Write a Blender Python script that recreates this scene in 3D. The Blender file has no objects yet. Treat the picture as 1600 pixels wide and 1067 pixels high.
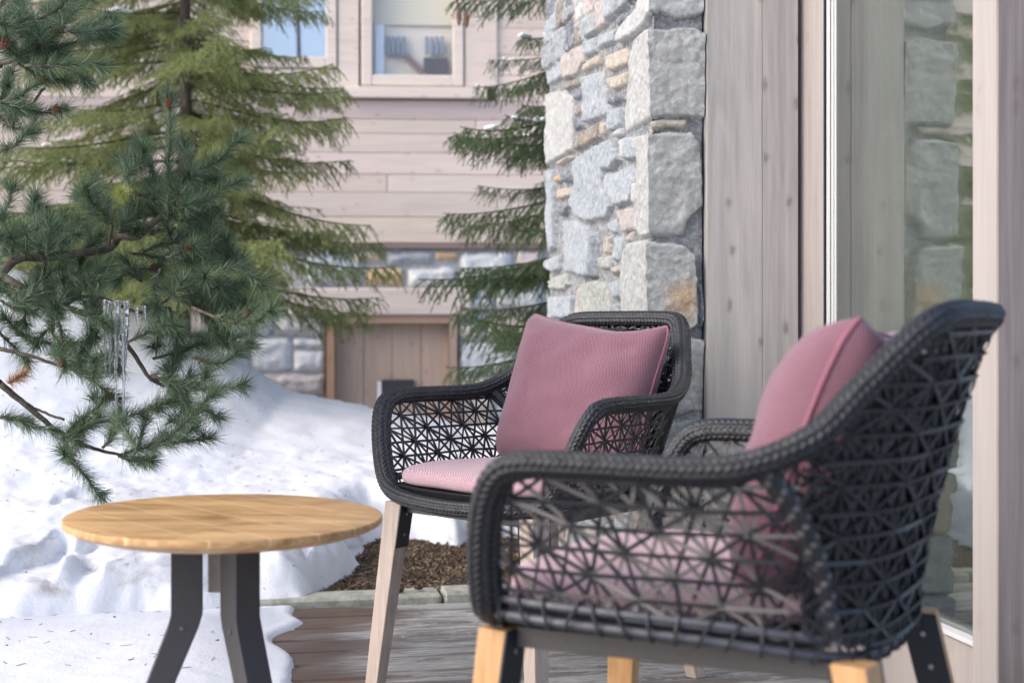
import bpy, math, random
import numpy as np
from mathutils import Vector, Matrix
R=math.radians
rng=np.random.default_rng(7); random.seed(7)
S=bpy.context.scene; COL=S.collection
# ------------------------------------------------------------------ camera, world, sun, exposure
F=2150.0; CX=800.0; CY=503.0; CH=0.80          # focal length in photo pixels, horizon row, eye height
cam=bpy.data.cameras.new('camera'); camo=bpy.data.objects.new('camera',cam); COL.objects.link(camo)
camo.location=(0,0,CH); camo.rotation_euler=(R(90),0,0)
cam.lens=F/1600*36; cam.sensor_width=36; cam.shift_y=-(533.5-CY)/1600; cam.clip_start=.05; cam.clip_end=500
cam.dof.use_dof=True; cam.dof.focus_distance=3.05; cam.dof.aperture_fstop=3.8
S.camera=camo
W=bpy.data.worlds.new("World"); S.world=W; W.use_nodes=True
nt=W.node_tree; bg=nt.nodes['Background']; sky=nt.nodes.new('ShaderNodeTexSky'); sky.sky_type='NISHITA'; sky.sun_disc=False
SUN_EL,SUN_AZ=R(36),R(-112)      # azimuth measured from +Y towards +X : sun behind the camera's left shoulder side
sky.sun_elevation=SUN_EL; sky.sun_rotation=SUN_AZ; sky.dust_density=2.5; sky.air_density=.8; sky.ozone_density=1.0
nt.links.new(sky.outputs[0],bg.inputs[0]); bg.inputs[1].default_value=.15
sl=bpy.data.lights.new('sun','SUN'); sl.energy=.75; sl.angle=R(40); sl.color=(1,.94,.86)
so=bpy.data.objects.new('sun',sl); COL.objects.link(so)
dv=Vector((math.sin(SUN_AZ)*math.cos(SUN_EL),math.cos(SUN_AZ)*math.cos(SUN_EL),math.sin(SUN_EL)))
so.rotation_euler=dv.to_track_quat('Z','Y').to_euler(); so.location=(-6,-6,9)
S.view_settings.view_transform='Standard'; S.view_settings.look='None'; S.view_settings.gamma=1; S.view_settings.exposure=1.15
S.cycles.max_bounces=8; S.cycles.transparent_max_bounces=24

# ------------------------------------------------------------------ helpers
def px(x,y,d): return np.array([(x-CX)/F*d, d, CH-(y-CY)/F*d])
def tag(o,label=None,cat=None,group=None,kind=None):
    if label: o['label']=label
    if cat: o['category']=cat
    if group: o['group']=group
    if kind: o['kind']=kind
    return o
def mesh_np(name,V,Fc,smooth=False,col=None,uv=None):
    V=np.asarray(V,dtype=np.float32); me=bpy.data.meshes.new(name)
    if isinstance(Fc,np.ndarray): groups=[Fc]
    else: groups=[np.asarray(g) for g in Fc if len(g)]
    idx=np.concatenate([g.ravel() for g in groups]).astype(np.int32)
    tot=np.concatenate([np.full(len(g),g.shape[1]) for g in groups]).astype(np.int32)
    st=np.concatenate([[0],np.cumsum(tot)[:-1]]).astype(np.int32)
    me.vertices.add(len(V)); me.vertices.foreach_set('co',V.ravel())
    me.loops.add(len(idx)); me.loops.foreach_set('vertex_index',idx)
    me.polygons.add(len(tot)); me.polygons.foreach_set('loop_start',st); me.polygons.foreach_set('loop_total',tot)
    if col is not None:
        a=me.color_attributes.new('tint','FLOAT_COLOR','POINT')
        c=np.ones((len(V),4),dtype=np.float32); c[:,:3]=col; a.data.foreach_set('color',c.ravel())
    if uv is not None:
        u=me.uv_layers.new(name='UVMap'); u.data.foreach_set('uv',np.asarray(uv,dtype=np.float32)[idx].ravel())
    me.update(calc_edges=True); me.validate(); me.polygons.foreach_set('use_smooth',np.full(len(me.polygons),bool(smooth))); me.update(); return me
def ob(name,me,mat=None,parent=None,loc=None,rot=None):
    o=bpy.data.objects.new(name,me); COL.objects.link(o)
    if mat is not None and me is not None and not me.materials: me.materials.append(mat)
    if parent is not None: o.parent=parent
    if loc is not None: o.location=loc
    if rot is not None: o.rotation_euler=rot
    return o
def empty(name,loc=(0,0,0),rz=0):
    o=bpy.data.objects.new(name,None); COL.objects.link(o); o.location=loc; o.rotation_euler=(0,0,rz); o.empty_display_size=.1; return o
class MB:
    def __init__(s): s.V=[];s.Q=[];s.T=[];s.C=[];s.UV=[];s.n=0
    def add(s,V,Q=None,T=None,c=(1,1,1)):
        V=np.asarray(V,dtype=float).reshape(-1,3)
        s.V.append(V)
        if Q is not None and len(Q): s.Q.append(np.asarray(Q)+s.n)
        if T is not None and len(T): s.T.append(np.asarray(T)+s.n)
        c=np.asarray(c,dtype=float); s.C.append(np.broadcast_to(c,(len(V),3)).copy()); s.n+=len(V)
    def box(s,c,h,M=None,col=(1,1,1),bev=0.0):
        # box with chamfered vertical/horizontal edges: 24 verts (each corner 3)
        c=np.array(c,float); h=np.array(h,float); b=min(bev,h.min()*.45)
        if b<=0:
            P=np.array([[x,y,z] for x in(-1,1) for y in(-1,1) for z in(-1,1)])*h
            Q=[[0,1,3,2],[4,6,7,5],[0,4,5,1],[2,3,7,6],[0,2,6,4],[1,5,7,3]]; T=None
        else:
            P=[];ix={}
            for x in(-1,1):
                for y in(-1,1):
                    for z in(-1,1):
                        for a in range(3):
                            q=np.array([x,y,z])*h; 
                            for k in range(3):
                                if k!=a: q[k]-=np.sign(q[k])*b
                            ix[(x,y,z,a)]=len(P);P.append(q)
            P=np.array(P);Q=[];T=[]
            for a in range(3):
                o=[k for k in range(3) if k!=a]
                for sg in(-1,1):
                    f=[]
                    for (p,q) in((-1,-1),(1,-1),(1,1),(-1,1)):
                        k=[0,0,0];k[a]=sg;k[o[0]]=p;k[o[1]]=q;f.append(ix[(*k,a)])
                    if (sg<0)^(a==1): f=f[::-1]
                    Q.append(f)
            for a in range(3):       # edges along axis a
                o=[k for k in range(3) if k!=a]
                for p in(-1,1):
                    for q in(-1,1):
                        k1=[0,0,0];k1[a]=-1;k1[o[0]]=p;k1[o[1]]=q;k2=list(k1);k2[a]=1
                        Q.append([ix[(*k1,o[0])],ix[(*k2,o[0])],ix[(*k2,o[1])],ix[(*k1,o[1])]])
            for x in(-1,1):
                for y in(-1,1):
                    for z in(-1,1): T.append([ix[(x,y,z,0)],ix[(x,y,z,1)],ix[(x,y,z,2)]])
        if M is not None: P=P@np.array(M)[:3,:3].T
        s.add(P+c,Q,T,col)
    def tube(s,P,r,seg=10,col=(1,1,1),cap=True,up=None):
        P=np.asarray(P,float); n=len(P); r=np.broadcast_to(np.asarray(r,float),(n,))
        A,B,T=frames(P,up); a=np.linspace(0,2*np.pi,seg,endpoint=False)
        V=P[:,None]+r[:,None,None]*(np.cos(a)[None,:,None]*A[:,None]+np.sin(a)[None,:,None]*B[:,None])
        i=np.arange(n-1)[:,None]*seg; j=np.arange(seg)[None]; j2=(j+1)%seg
        Q=np.stack([i+j,i+j2,i+seg+j2,i+seg+j],-1).reshape(-1,4)
        V=V.reshape(-1,3); T3=[]
        if cap:
            V=np.concatenate([V,P[:1],P[-1:]]); k=n*seg
            T3=[[k,(q+1)%seg,q] for q in range(seg)]+[[k+1,(n-1)*seg+q,(n-1)*seg+(q+1)%seg] for q in range(seg)]
        s.add(V,Q,T3,col)
    def prism(s,b0,b1,P0,P1,col=(1,1,1)):
        # loft between two quads
        s.add(np.concatenate([P0,P1]),[[0,3,2,1],[4,5,6,7]]+[[i,(i+1)%4,4+(i+1)%4,4+i] for i in range(4)],None,col)
    def build(s,name,mat,parent=None,smooth=False,**k):
        g=[]
        if s.Q: g.append(np.concatenate(s.Q))
        if s.T: g.append(np.concatenate(s.T))
        return ob(name,mesh_np(name,np.concatenate(s.V),g,smooth,np.concatenate(s.C)),mat,parent,**k)
def frames(P,up=None):
    T=np.gradient(P,axis=0); T/=np.linalg.norm(T,axis=1,keepdims=True)+1e-12
    if up is None:
        a=np.array([0,0,1.]) if abs(T[0][2])<.9 else np.array([1.,0,0])
        A=np.zeros_like(P); v=np.cross(a,T[0]); v/=np.linalg.norm(v)
        for i in range(len(P)):
            v=v-T[i]*np.dot(v,T[i]); v/=np.linalg.norm(v)+1e-12; A[i]=v
    else:
        up=np.asarray(up,float); up=np.broadcast_to(up,P.shape); A=up-T*(up*T).sum(1,keepdims=True); A/=np.linalg.norm(A,axis=1,keepdims=True)+1e-12
    return A,np.cross(T,A),T
def catmull(P,n,closed=False):
    P=np.asarray(P,float); m=len(P)
    Pp=np.concatenate([[2*P[0]-P[1]],P,[2*P[-1]-P[-2]]])
    t=np.linspace(0,m-1-1e-9,n*8); i=t.astype(int); f=(t-i)[:,None]
    a,b,c,d=Pp[i],Pp[i+1],Pp[i+2],Pp[i+3]
    Q=.5*(2*b+(c-a)*f+(2*a-5*b+4*c-d)*f*f+(3*b-a-3*c+d)*f**3)
    s=np.concatenate([[0],np.cumsum(np.linalg.norm(np.diff(Q,axis=0),axis=1))])
    u=np.linspace(0,s[-1],n); return np.stack([np.interp(u,s,Q[:,k]) for k in range(Q.shape[1])],1)
def vnoise(x,y,seed=0):
    r=np.random.default_rng(seed); T=r.random((257,257))
    xi=np.floor(x).astype(int);yi=np.floor(y).astype(int);fx=x-xi;fy=y-yi
    fx=fx*fx*(3-2*fx);fy=fy*fy*(3-2*fy);xi%=256;yi%=256
    return (T[xi,yi]*(1-fx)+T[xi+1,yi]*fx)*(1-fy)+(T[xi,yi+1]*(1-fx)+T[xi+1,yi+1]*fx)*fy-.5
def fbm(x,y,o=4,seed=0):
    v=0;a=1
    for k in range(o): v=v+a*vnoise(x*2**k+17.3*k,y*2**k+9.1*k,seed+k); a*=.5
    return v
def sstep(a,b,x): t=np.clip((x-a)/(b-a),0,1); return t*t*(3-2*t)
def grid_faces(nu,nv):
    i=np.arange(nu-1)[:,None]*nv; j=np.arange(nv-1)[None]
    return np.stack([i+j,i+nv+j,i+nv+j+1,i+j+1],-1).reshape(-1,4)

# ------------------------------------------------------------------ materials
class NT:
    def __init__(s,name):
        s.m=bpy.data.materials.new(name); s.m.use_nodes=True; s.t=s.m.node_tree; s.b=s.t.nodes['Principled BSDF']; s.out=s.t.nodes['Material Output']
    def n(s,ty,**k):
        o=s.t.nodes.new(ty)
        for a,v in k.items():
            if a.startswith('i_'):
                kk=a[2:]; kk=int(kk) if kk.isdigit() else kk.replace('_',' ')
                if isinstance(v,bpy.types.NodeSocket): s.t.links.new(v,o.inputs[kk])
                else: o.inputs[kk].default_value=v
            else: setattr(o,a,v)
        return o
    def l(s,a,b): s.t.links.new(a,b)
    def coord(s,kind='Object',sc=(1,1,1),rot=(0,0,0),loc=(0,0,0)):
        c=s.n('ShaderNodeTexCoord'); m=s.n('ShaderNodeMapping'); s.l(c.outputs[kind],m.inputs[0]); m.inputs['Scale'].default_value=sc; m.inputs['Rotation'].default_value=rot; m.inputs['Location'].default_value=loc; return m.outputs[0]
    def noise(s,co,scale,detail=4,rough=.55,dist=0): return s.n('ShaderNodeTexNoise',i_Vector=co,i_Scale=scale,i_Detail=detail,i_Roughness=rough,i_Distortion=dist).outputs[0]
    def ramp(s,f,stops,interp='LINEAR'):
        r=s.n('ShaderNodeValToRGB'); s.l(f,r.inputs[0]); e=r.color_ramp.elements; r.color_ramp.interpolation=interp
        while len(e)<len(stops): e.new(.5)
        for k,(p,c) in zip(e,stops):
            k.position=p; k.color=(*c,1) if not np.isscalar(c) else (c,c,c,1)
        return r.outputs[0]
    def mix(s,f,a,b,mode='MIX'):
        o=s.n('ShaderNodeMix',data_type='RGBA',blend_type=mode)
        for v,k in((f,0),(a,6),(b,7)):
            if isinstance(v,bpy.types.NodeSocket): s.l(v,o.inputs[k])
            elif k==0: o.inputs[0].default_value=v
            else: o.inputs[k].default_value=(*v,1)
        return o.outputs[2]
    def math(s,op,a,b=0,c=0):
        o=s.n('ShaderNodeMath',operation=op)
        for i,v in enumerate((a,b,c)):
            if isinstance(v,bpy.types.NodeSocket): s.l(v,o.inputs[i])
            else: o.inputs[i].default_value=v
        return o.outputs[0]
    def attr(s,nm='tint'): return s.n('ShaderNodeAttribute',attribute_name=nm).outputs[0]
    def bump(s,h,st=.3,dist=.002,prev=None):
        o=s.n('ShaderNodeBump',i_Height=h,i_Strength=st,i_Distance=dist)
        if prev is not None: s.l(prev,o.inputs['Normal'])
        s.l(o.outputs[0],s.b.inputs['Normal']); return o.outputs[0]
    def set(s,**k):
        for a,v in k.items():
            q=s.b.inputs[a.replace('_',' ')]
            if isinstance(v,bpy.types.NodeSocket): s.l(v,q)
            else: q.default_value=(*v,1) if isinstance(v,tuple) and len(v)==3 else v
        return s.m
def wood(name,cols,grain=(1,1,1),knots=(.12,.08,.06),kn=1.0,scale=1.0,rough=.7,tint=True,bump=.25,streak=.5):
    # grain: scale per axis (small along the fibre); colours light, mid, dark
    m=NT(name); g=np.array(grain)*scale
    co=m.coord('Object',tuple(g)); co2=m.coord('Object',tuple(g*.25),loc=(3.1,1.7,5.2))
    big=m.noise(co2,6,3,.5,.4); fine=m.noise(co,60,6,.65,.3); vein=m.noise(co,18,4,.6,1.2)
    c=m.ramp(vein,[(.28,cols[2]),(.45,cols[1]),(.68,cols[0])])
    c=m.mix(m.math('MULTIPLY',m.ramp(fine,[(.35,0.),(.7,1.)]),streak),c,tuple(np.array(cols[2])*.82))
    c=m.mix(m.ramp(big,[(.4,0.),(.65,.45)]),c,tuple((np.array(cols[0])+np.array(cols[1]))/2*1.08))
    if kn:
        vert=grain[2]<.5; so_=m.n('ShaderNodeSeparateXYZ',i_0=m.coord('Object'))
        kx=m.math('ADD',m.math('MULTIPLY',so_.outputs[0],1.0 if vert else .5),m.math('MULTIPLY',so_.outputs[1],.9)); kz=m.math('MULTIPLY',so_.outputs[2],.55 if vert else 1.0)
        kv=m.n('ShaderNodeCombineXYZ',i_0=kx,i_1=kz); kc=m.n('ShaderNodeTexVoronoi',voronoi_dimensions='2D',feature='F1',i_Vector=kv.outputs[0],i_Scale=10.5,i_Randomness=1.0)
        d=m.math('ADD',kc.outputs['Distance'],m.math('MULTIPLY',m.math('SUBTRACT',m.noise(m.coord('Object'),55,2),.5),.16))
        # only some cells carry a knot
        sel=m.math('GREATER_THAN',m.n('ShaderNodeSeparateColor',i_0=kc.outputs['Color']).outputs[0],.48)
        k=m.math('MULTIPLY',m.ramp(d,[(.0,1.),(.05,.8),(.085,.30),(.15,.0)]),sel)
        c=m.mix(m.math('MULTIPLY',k,.75*kn),c,knots)
    if tint: c=m.mix(1.0,c,m.attr(),'MULTIPLY')
    m.set(Base_Color=c,Roughness=rough)
    m.bump(fine,bump,.0015); return m.m
def simple(name,col,rough=.5,metal=0,noise=0,sc=30,bump=0,tint=False,**k):
    m=NT(name); c=col
    if noise:
        n=m.noise(m.coord(),sc,5,.6); c=m.mix(m.ramp(n,[(.3,0.),(.7,1.)]),tuple(np.array(col)*(1-noise)),tuple(np.minimum(1,np.array(col)*(1+noise))))
        if bump: m.bump(n,bump,.002)
    if tint: c=m.mix(1.0,c,m.attr(),'MULTIPLY')
    m.set(Base_Color=c,Roughness=rough,Metallic=metal); 
    for a,v in k.items(): m.set(**{a:v})
    return m.m
def stone_mat(name,amt=1.0):
    m=NT(name); co=m.coord()
    n1=m.noise(co,14,6,.7); n2=m.noise(co,70,5,.7); n3=m.noise(co,4,4,.6,.5); n4=m.noise(co,260,3,.7)
    c=m.attr()
    c=m.mix(m.ramp(n1,[(.3,.0),(.72,.55)]),c,m.mix(1.0,c,(.62,.64,.66),'MULTIPLY'))
    c=m.mix(m.math('MULTIPLY',m.ramp(n2,[(.45,0.),(.75,.6)]),amt),c,(.66,.68,.68))
    c=m.mix(m.ramp(n4,[(.5,0.),(.75,.45)]),c,(.16,.18,.18))
    c=m.mix(m.ramp(n3,[(.62,0.),(.78,.35)]),c,(.45,.36,.22))
    m.set(Base_Color=c,Roughness=.82)
    h=m.math('ADD',m.math('MULTIPLY',n2,.6),m.math('MULTIPLY',n4,.35)); m.bump(h,.9,.006); return m.m
def fabric(name,ca,cb,sc=300):
    m=NT(name); c=m.n('ShaderNodeTexCoord'); uv=c.outputs['UV']
    sep=m.n('ShaderNodeSeparateXYZ',i_0=uv); w=m.noise(uv,40,2)
    u=m.math('ADD',sep.outputs[0],m.math('MULTIPLY',w,.004)); v=m.math('ADD',sep.outputs[1],m.math('MULTIPLY',w,.004))
    su=m.math('SINE',m.math('MULTIPLY',m.math('ADD',u,m.math('MULTIPLY',v,.35)),sc)); sv=m.math('SINE',m.math('MULTIPLY',m.math('SUBTRACT',v,m.math('MULTIPLY',u,.35)),sc*.9))
    p=m.math('MULTIPLY',su,sv); n=m.noise(uv,sc*.25,3,.7); q=m.math('ADD',m.math('MULTIPLY',p,.38),m.math('ADD',m.math('MULTIPLY',n,.5),.25))
    col=m.mix(m.ramp(q,[(.3,0.),(.62,1.)]),ca,cb)
    big=m.noise(uv,5,3); col=m.mix(m.ramp(big,[(.35,.0),(.7,.18)]),col,tuple(np.array(cb)*1.05))
    m.set(Base_Color=col,Roughness=.95,Sheen_Weight=.3,Specular_IOR_Level=.15); m.bump(q,.5,.0012); return m.m

GREY_L=((.47,.42,.40),(.40,.36,.345),(.33,.295,.285))
M={}
M['panel']=wood('weathered grey larch',((.495,.455,.42),(.385,.358,.335),(.27,.255,.245)),(1,1,.06),(.17,.15,.15),1.0,1,.65)
M['frame']=wood('pale larch frame',((.40,.365,.345),(.36,.325,.31),(.30,.27,.26)),(1,1,.05),(.3,.2,.17),.4,1,.6)
M['post']=wood('brown grey larch',((.35,.295,.27),(.285,.235,.215),(.21,.17,.155)),(1.6,1.6,.05),(.15,.11,.1),.6,1,.7,streak=.8)
M['clad']=wood('whitewashed cladding',((.78,.685,.60),(.72,.62,.54),(.58,.48,.415)),(.06,1,1),(.33,.25,.23),.6,1,.8)
M['door']=wood('tan plank door',((.50,.38,.30),(.45,.34,.27),(.38,.28,.22)),(1,1,.06),(.2,.13,.1),.6,1,.8)
M['stone']=stone_mat('schist masonry'); M['stone_far']=stone_mat('pale schist masonry',.6)
M['black']=NT('black woven fibre')
m=M['black']; c=m.mix(1.0,(.013,.0145,.019),m.attr(),'MULTIPLY'); n=m.noise(m.coord(),90,3); m.set(Base_Color=c,Roughness=m.ramp(n,[(.3,.42),(.7,.62)]),Specular_IOR_Level=.6); M['black']=m.m
M['metal']=simple('graphite powder coat',(.085,.08,.078),.45,.3,.1,200)
M['plate']=simple('dark bracket steel',(.025,.03,.038),.4,.4)
M['screw']=simple('screw steel',(.3,.3,.3),.35,1)
M['legmetal']=simple('table leg powder coat',(.058,.056,.060),.5,.2,.08,300)
M['leg_far']=wood('weathered teak',((.50,.42,.37),(.42,.34,.29),(.31,.24,.20)),(1,1,.05),kn=0,scale=2.2,rough=.75,tint=True)
M['leg_near']=wood('fresh teak',((.58,.36,.18),(.48,.27,.115),(.36,.18,.065)),(1,1,.05),kn=0,scale=2.2,rough=.6,tint=True)
M['pillow']=fabric('rose weave',(.05,.020,.033),(.30,.15,.188),1300)
M['seat']=fabric('pale pink weave',(.16,.07,.085),(.62,.43,.47),1400)
# ------------------------------------------------------------------ ground, snow, deck, kerb
A11=R(11); ex=np.array([math.cos(A11),math.sin(A11)]); ey=np.array([-math.sin(A11),math.cos(A11)])
KP=np.array([-.579,3.86])       # kerb front edge passes here
def kerb_v(X,Y): return (X-KP[0])*ey[0]+(Y-KP[1])*ey[1]      # distance beyond the kerb's front edge
def ridge(X): return np.interp(X,[-9,-2.9,-2.23,-1.67,-1.12,-.98,-.56,-.14,.5,7],[1.2,1.12,.98,.77,.53,.43,.34,.27,.2,.15])
YR=6.0
def ground_h(X,Y):
    v=kerb_v(X,Y); t=np.clip((Y-3.9)/(YR-3.9),0,1)
    z=(ridge(X)-.10)*t**1.35*sstep(0,.5,v)+ .01
    z=np.where(Y>YR,(ridge(X)-.1)*(1-sstep(YR,YR+2.0,Y))-1.5*sstep(YR,YR+2.2,Y),z)
    z=np.where(v<.02,-.30,z)
    return z+.012*fbm(X*9,Y*9,4,5)*sstep(0,.05,v)
def snow_h(X,Y):
    v=kerb_v(X,Y)
    pxx=CX+X/np.maximum(Y,.5)*F
    g=ground_h(X,Y)
    # bare strip of mulch beyond the kerb, right of the table
    edge=fbm(X*4,Y*3,4,11)
    bx=sstep(-.66,-.36,X+.10*edge)*(1-sstep(.55,.85,v+.25*edge-.28*sstep(-.3,.0,-X)*0))
    th=.13*sstep(-.02,.22,v+.06*edge)+.04+.035*fbm(X*1.1,Y*1.1,2,21)
    nk=1-.85*sstep(.25,.9,v); th=th+nk*(.009*fbm(X*6,Y*5,5,31)+.014*fbm(X*3,Y*2.5,3,33))
    th=th-.35*bx
    th=th-.06*sstep(.14,.3,fbm(X*5+3,Y*5,3,41))*(1-sstep(.3,.9,v))
    rr=.03*np.sin((X*.7+Y*1.6)*9+6*edge)*sstep(-.4,.1,X)*sstep(.5,.9,v)      # melt streaks on the right flank
    return g+th+rr
def field(name,x0,x1,y0,y1,st,fn,mat,keep=None,smooth=True):
    xs=np.arange(x0,x1+st/2,st); ys=np.arange(y0,y1+st/2,st); X,Y=np.meshgrid(xs,ys,indexing='ij'); Z=fn(X,Y)
    V=np.stack([X,Y,Z],-1).reshape(-1,3); Fc=grid_faces(len(xs),len(ys))
    if keep is not None:
        k=keep(X,Y).reshape(-1); Fc=Fc[k[Fc].all(1)]
    return ob(name,mesh_np(name,V,Fc,smooth),mat)
m=NT('mulch soil'); n=m.noise(m.coord(),60,6,.75); n2=m.noise(m.coord('Object',(1,2.5,1)),140,4,.7)
m.set(Base_Color=m.mix(m.ramp(n2,[(.35,0.),(.7,1.)]),m.ramp(n,[(.3,(.035,.025,.018)),(.55,(.10,.07,.045)),(.75,(.20,.15,.10))]),(.05,.035,.025)),Roughness=.95); m.bump(n,1,.03); M['soil']=m.m
m=NT('snow'); n=m.noise(m.coord(),30,6,.7); n2=m.noise(m.coord(),300,3,.7); dirt=m.noise(m.coord('Object',(1,1,1),loc=(2,3,1)),3.2,6,.72,.4)
geo=m.n('ShaderNodeNewGeometry'); sz=m.n('ShaderNodeSeparateXYZ',i_0=geo.outputs['Position'])
low=m.ramp(sz.outputs[2],[(.052,0.),(.075,1.),(.32,.0)])
dm=m.math('MULTIPLY',m.math('MULTIPLY',m.ramp(dirt,[(.50,0.),(.62,1.)]),low),.6)
m.set(Base_Color=m.mix(dm,(.765,.78,.82),(.26,.21,.17)),Roughness=.6,Subsurface_Weight=.0)
m.bump(m.math('ADD',m.math('ADD',n,m.math('MULTIPLY',m.noise(m.coord(),95,4,.7),.5)),m.math('MULTIPLY',n2,.35)),.35,.012); M['snow']=m.m
g=field('ground',-12,9,3.6,16,.12,ground_h,M['soil'],lambda X,Y:kerb_v(X,Y)>.0); tag(g,kind='structure')
# far and near ground sheet reaching out of sight
mb=MB(); mb.add([[-200,-200,-1.62],[200,-200,-1.62],[200,200,-1.62],[-200,200,-1.62]],[[0,1,2,3]]); tag(mb.build('terrain',M['snow']),kind='structure')
def field_uv(name,u0,u1,v0,v1,st,fn,mat,keep):
    us_=np.arange(u0,u1+st/2,st); vs_=np.arange(v0,v1+st/2,st); U_,V_=np.meshgrid(us_,vs_,indexing='ij'); X=KP[0]+U_*ex[0]+V_*ey[0]; Y=KP[1]+U_*ex[1]+V_*ey[1]; Z=fn(X,Y)
    Fc=grid_faces(len(us_),len(vs_)); k=keep(X,Y,Z).reshape(-1); Fc=Fc[k[Fc].any(1)]
    return ob(name,mesh_np(name,np.stack([X,Y,Z],-1).reshape(-1,3),Fc,True),mat)
def snow_front(X,Y):
    v=kerb_v(X,Y); e=.05*fbm(X*4.1,Y*3.1,3,51)+.015*fbm(X*15,Y*15,3,52)+.058*(1-sstep(-.95,-.55,X))
    base=np.where(v<.115,.026,ground_h(X,Y)); h=snow_h(X,np.maximum(Y,KP[1]+.0)); g=np.where(v<.02,.0,0)
    s0=sstep(-.005,.10,v-.045+e)
    th=np.where(v<.02,.09,h-ground_h(X,Y)); th=th+.011*fbm(X*9,Y*8,4,53)*(v<1)
    z=base*(v>=0)+ .026*(v<0)+ np.where(th>0,th*s0**.6,th)-.03*(1-sstep(-.02,.0,v-.045+e))
    return z
s1=field_uv('snow',-2.6,2.6,-.06,1.3,.010,snow_front,M['snow'],lambda X,Y,Z:Z>np.where(kerb_v(X,Y)<.115,.026,ground_h(X,Y))-.012); tag(s1,kind='structure')
s1=field_uv('snow',-4.2,4.2,1.295,3.9,.022,snow_h,M['snow'],lambda X,Y,Z:Z>-9); tag(s1,kind='structure')
s2=field('snow',-12,9,7.2,16,.15,lambda X,Y:ground_h(X,Y)+.06,M['snow']); tag(s2,kind='structure')
s2=field('snow',-12,-2.9,2.6,7.3,.04,lambda X,Y:snow_h(X,Y)-.004,M['snow'],lambda X,Y:kerb_v(X,Y)>0.01); tag(s2,kind='structure')
# snow on the deck: a slab of old snow with a ragged melting edge
def dsn(X,Y):
    v=kerb_v(X,Y); u=(X-KP[0])*ex[0]+(Y-KP[1])*ex[1]
    e=.030*fbm(X*5,Y*4.0,2,61)+.02*fbm(X*1.7,Y*1.7+3,2,66)
    lim=np.interp(v,[-1.2,-.75,-.6,-.45,-.32,-.2,-.1],[-.10,-.08,-.08,-.09,-.05,.0,-.01])
    d=(lim-u)+e*1.6
    d2=-(v+.004)+.018*fbm(X*9,Y*9,3,71)
    q=np.minimum(d,d2)
    return q
def deck_snow(X,Y):
    q=dsn(X,Y); return .004+.007*sstep(0,.02,q)+.038*sstep(0,.24,q)+ .010*fbm(X*2.3,Y*2.3,3,81)*sstep(0,.3,q)+.003*fbm(X*14,Y*14,3,83)*sstep(0.02,.15,q)-.02*(1-sstep(-.01,.01,q))
s4=field('snow',-3.2,.2,1.6,4.1,.012,deck_snow,M['snow'],lambda X,Y:dsn(X,Y)>-.012); tag(s4,kind='structure')
# kerb
m=NT('kerb stone'); n=m.noise(m.coord(),25,6,.7); m.set(Base_Color=m.ramp(n,[(.3,(.20,.21,.17)),(.6,(.42,.42,.36)),(.8,(.55,.50,.42))]),Roughness=.85); m.bump(n,.5,.01); M['kerb']=m.m
mb=MB(); u=-4.5
while u<.9:
    w=random.uniform(.5,.9); w=min(w,.92-u)
    c=KP+ex*(u+w/2)+ey*.055; mb.box((c[0],c[1],-.075+random.uniform(-.003,.003)),(w/2-.003,.055,.10),Matrix.Rotation(A11,3,'Z'),bev=.008); u+=w
k=mb.build('kerb',M['kerb']); tag(k,kind='structure')
# mulch clutter: chips and twigs scattered on the bare bed
mb=MB(); N=16000
X=rng.uniform(-.95,.45,N); Y=rng.uniform(3.85,4.75,N); v=kerb_v(X,Y); ok=(v>.08)&(snow_h(X,Y)<ground_h(X,Y)+.01); X=X[ok];Y=Y[ok]; Z=ground_h(X,Y)+.003
n=len(X); L=rng.uniform(.003,.016,n)*rng.uniform(.4,1.1,n); wd=rng.uniform(.0008,.0032,n); th=rng.uniform(0,2*np.pi,n); tl=rng.normal(0,.4,n)
D=np.stack([np.cos(th)*np.cos(tl),np.sin(th)*np.cos(tl),np.sin(tl)],1); U=np.cross(D,rng.normal(size=(n,3))); U/=np.linalg.norm(U,axis=1,keepdims=True); Nn=np.cross(D,U)
P=np.stack([X,Y,Z],1); cs=[]
for a in(-1,1):
    for b in(-1,1):
        for cc in(-1,1): cs.append(P+a*D*L[:,None]+b*U*wd[:,None]+cc*Nn*wd[:,None]*.45)
V=np.stack(cs,1).reshape(-1,3); base=np.arange(n)[:,None,None]*8
Q=(base+np.array([[0,1,3,2],[4,6,7,5],[0,4,5,1],[2,3,7,6],[0,2,6,4],[1,5,7,3]])[None]).reshape(-1,4)
col=np.repeat(np.array([[.10,.065,.04],[.17,.12,.075],[.30,.23,.16],[.06,.04,.03]])[rng.choice(4,n,p=[.4,.3,.12,.18])],8,0)
M['chip']=simple('bark chips',(1,1,1),.9,tint=True)
o=ob('mulch',mesh_np('mulch',V,Q,False,col),M['chip']); tag(o,'brown bark mulch and twigs on the bare bed behind the kerb','mulch',kind='stuff')
r4=np.random.default_rng(77); n=900; X=r4.uniform(-2.6,.1,n); Y=3.0+2.6*r4.random(n)**1.3; v=kerb_v(X,Y)
Zs=np.where(v>0.03,snow_front(X,Y),np.where(v<-.02,deck_snow(X,Y),-9)); ok=(Zs>.02)&((v<0)|(snow_h(X,Y)>ground_h(X,Y)+.03)); X=X[ok];Y=Y[ok];Zs=Zs[ok]+.001; n=len(X)
th=r4.uniform(0,2*np.pi,n); L=r4.uniform(.002,.016,n); D=np.stack([np.cos(th),np.sin(th),r4.normal(0,.12,n)],1); wd=np.where(L<.005,.0018,.0007); U_=np.stack([-np.sin(th),np.cos(th),0*th],1); P=np.stack([X,Y,Zs],1)
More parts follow.
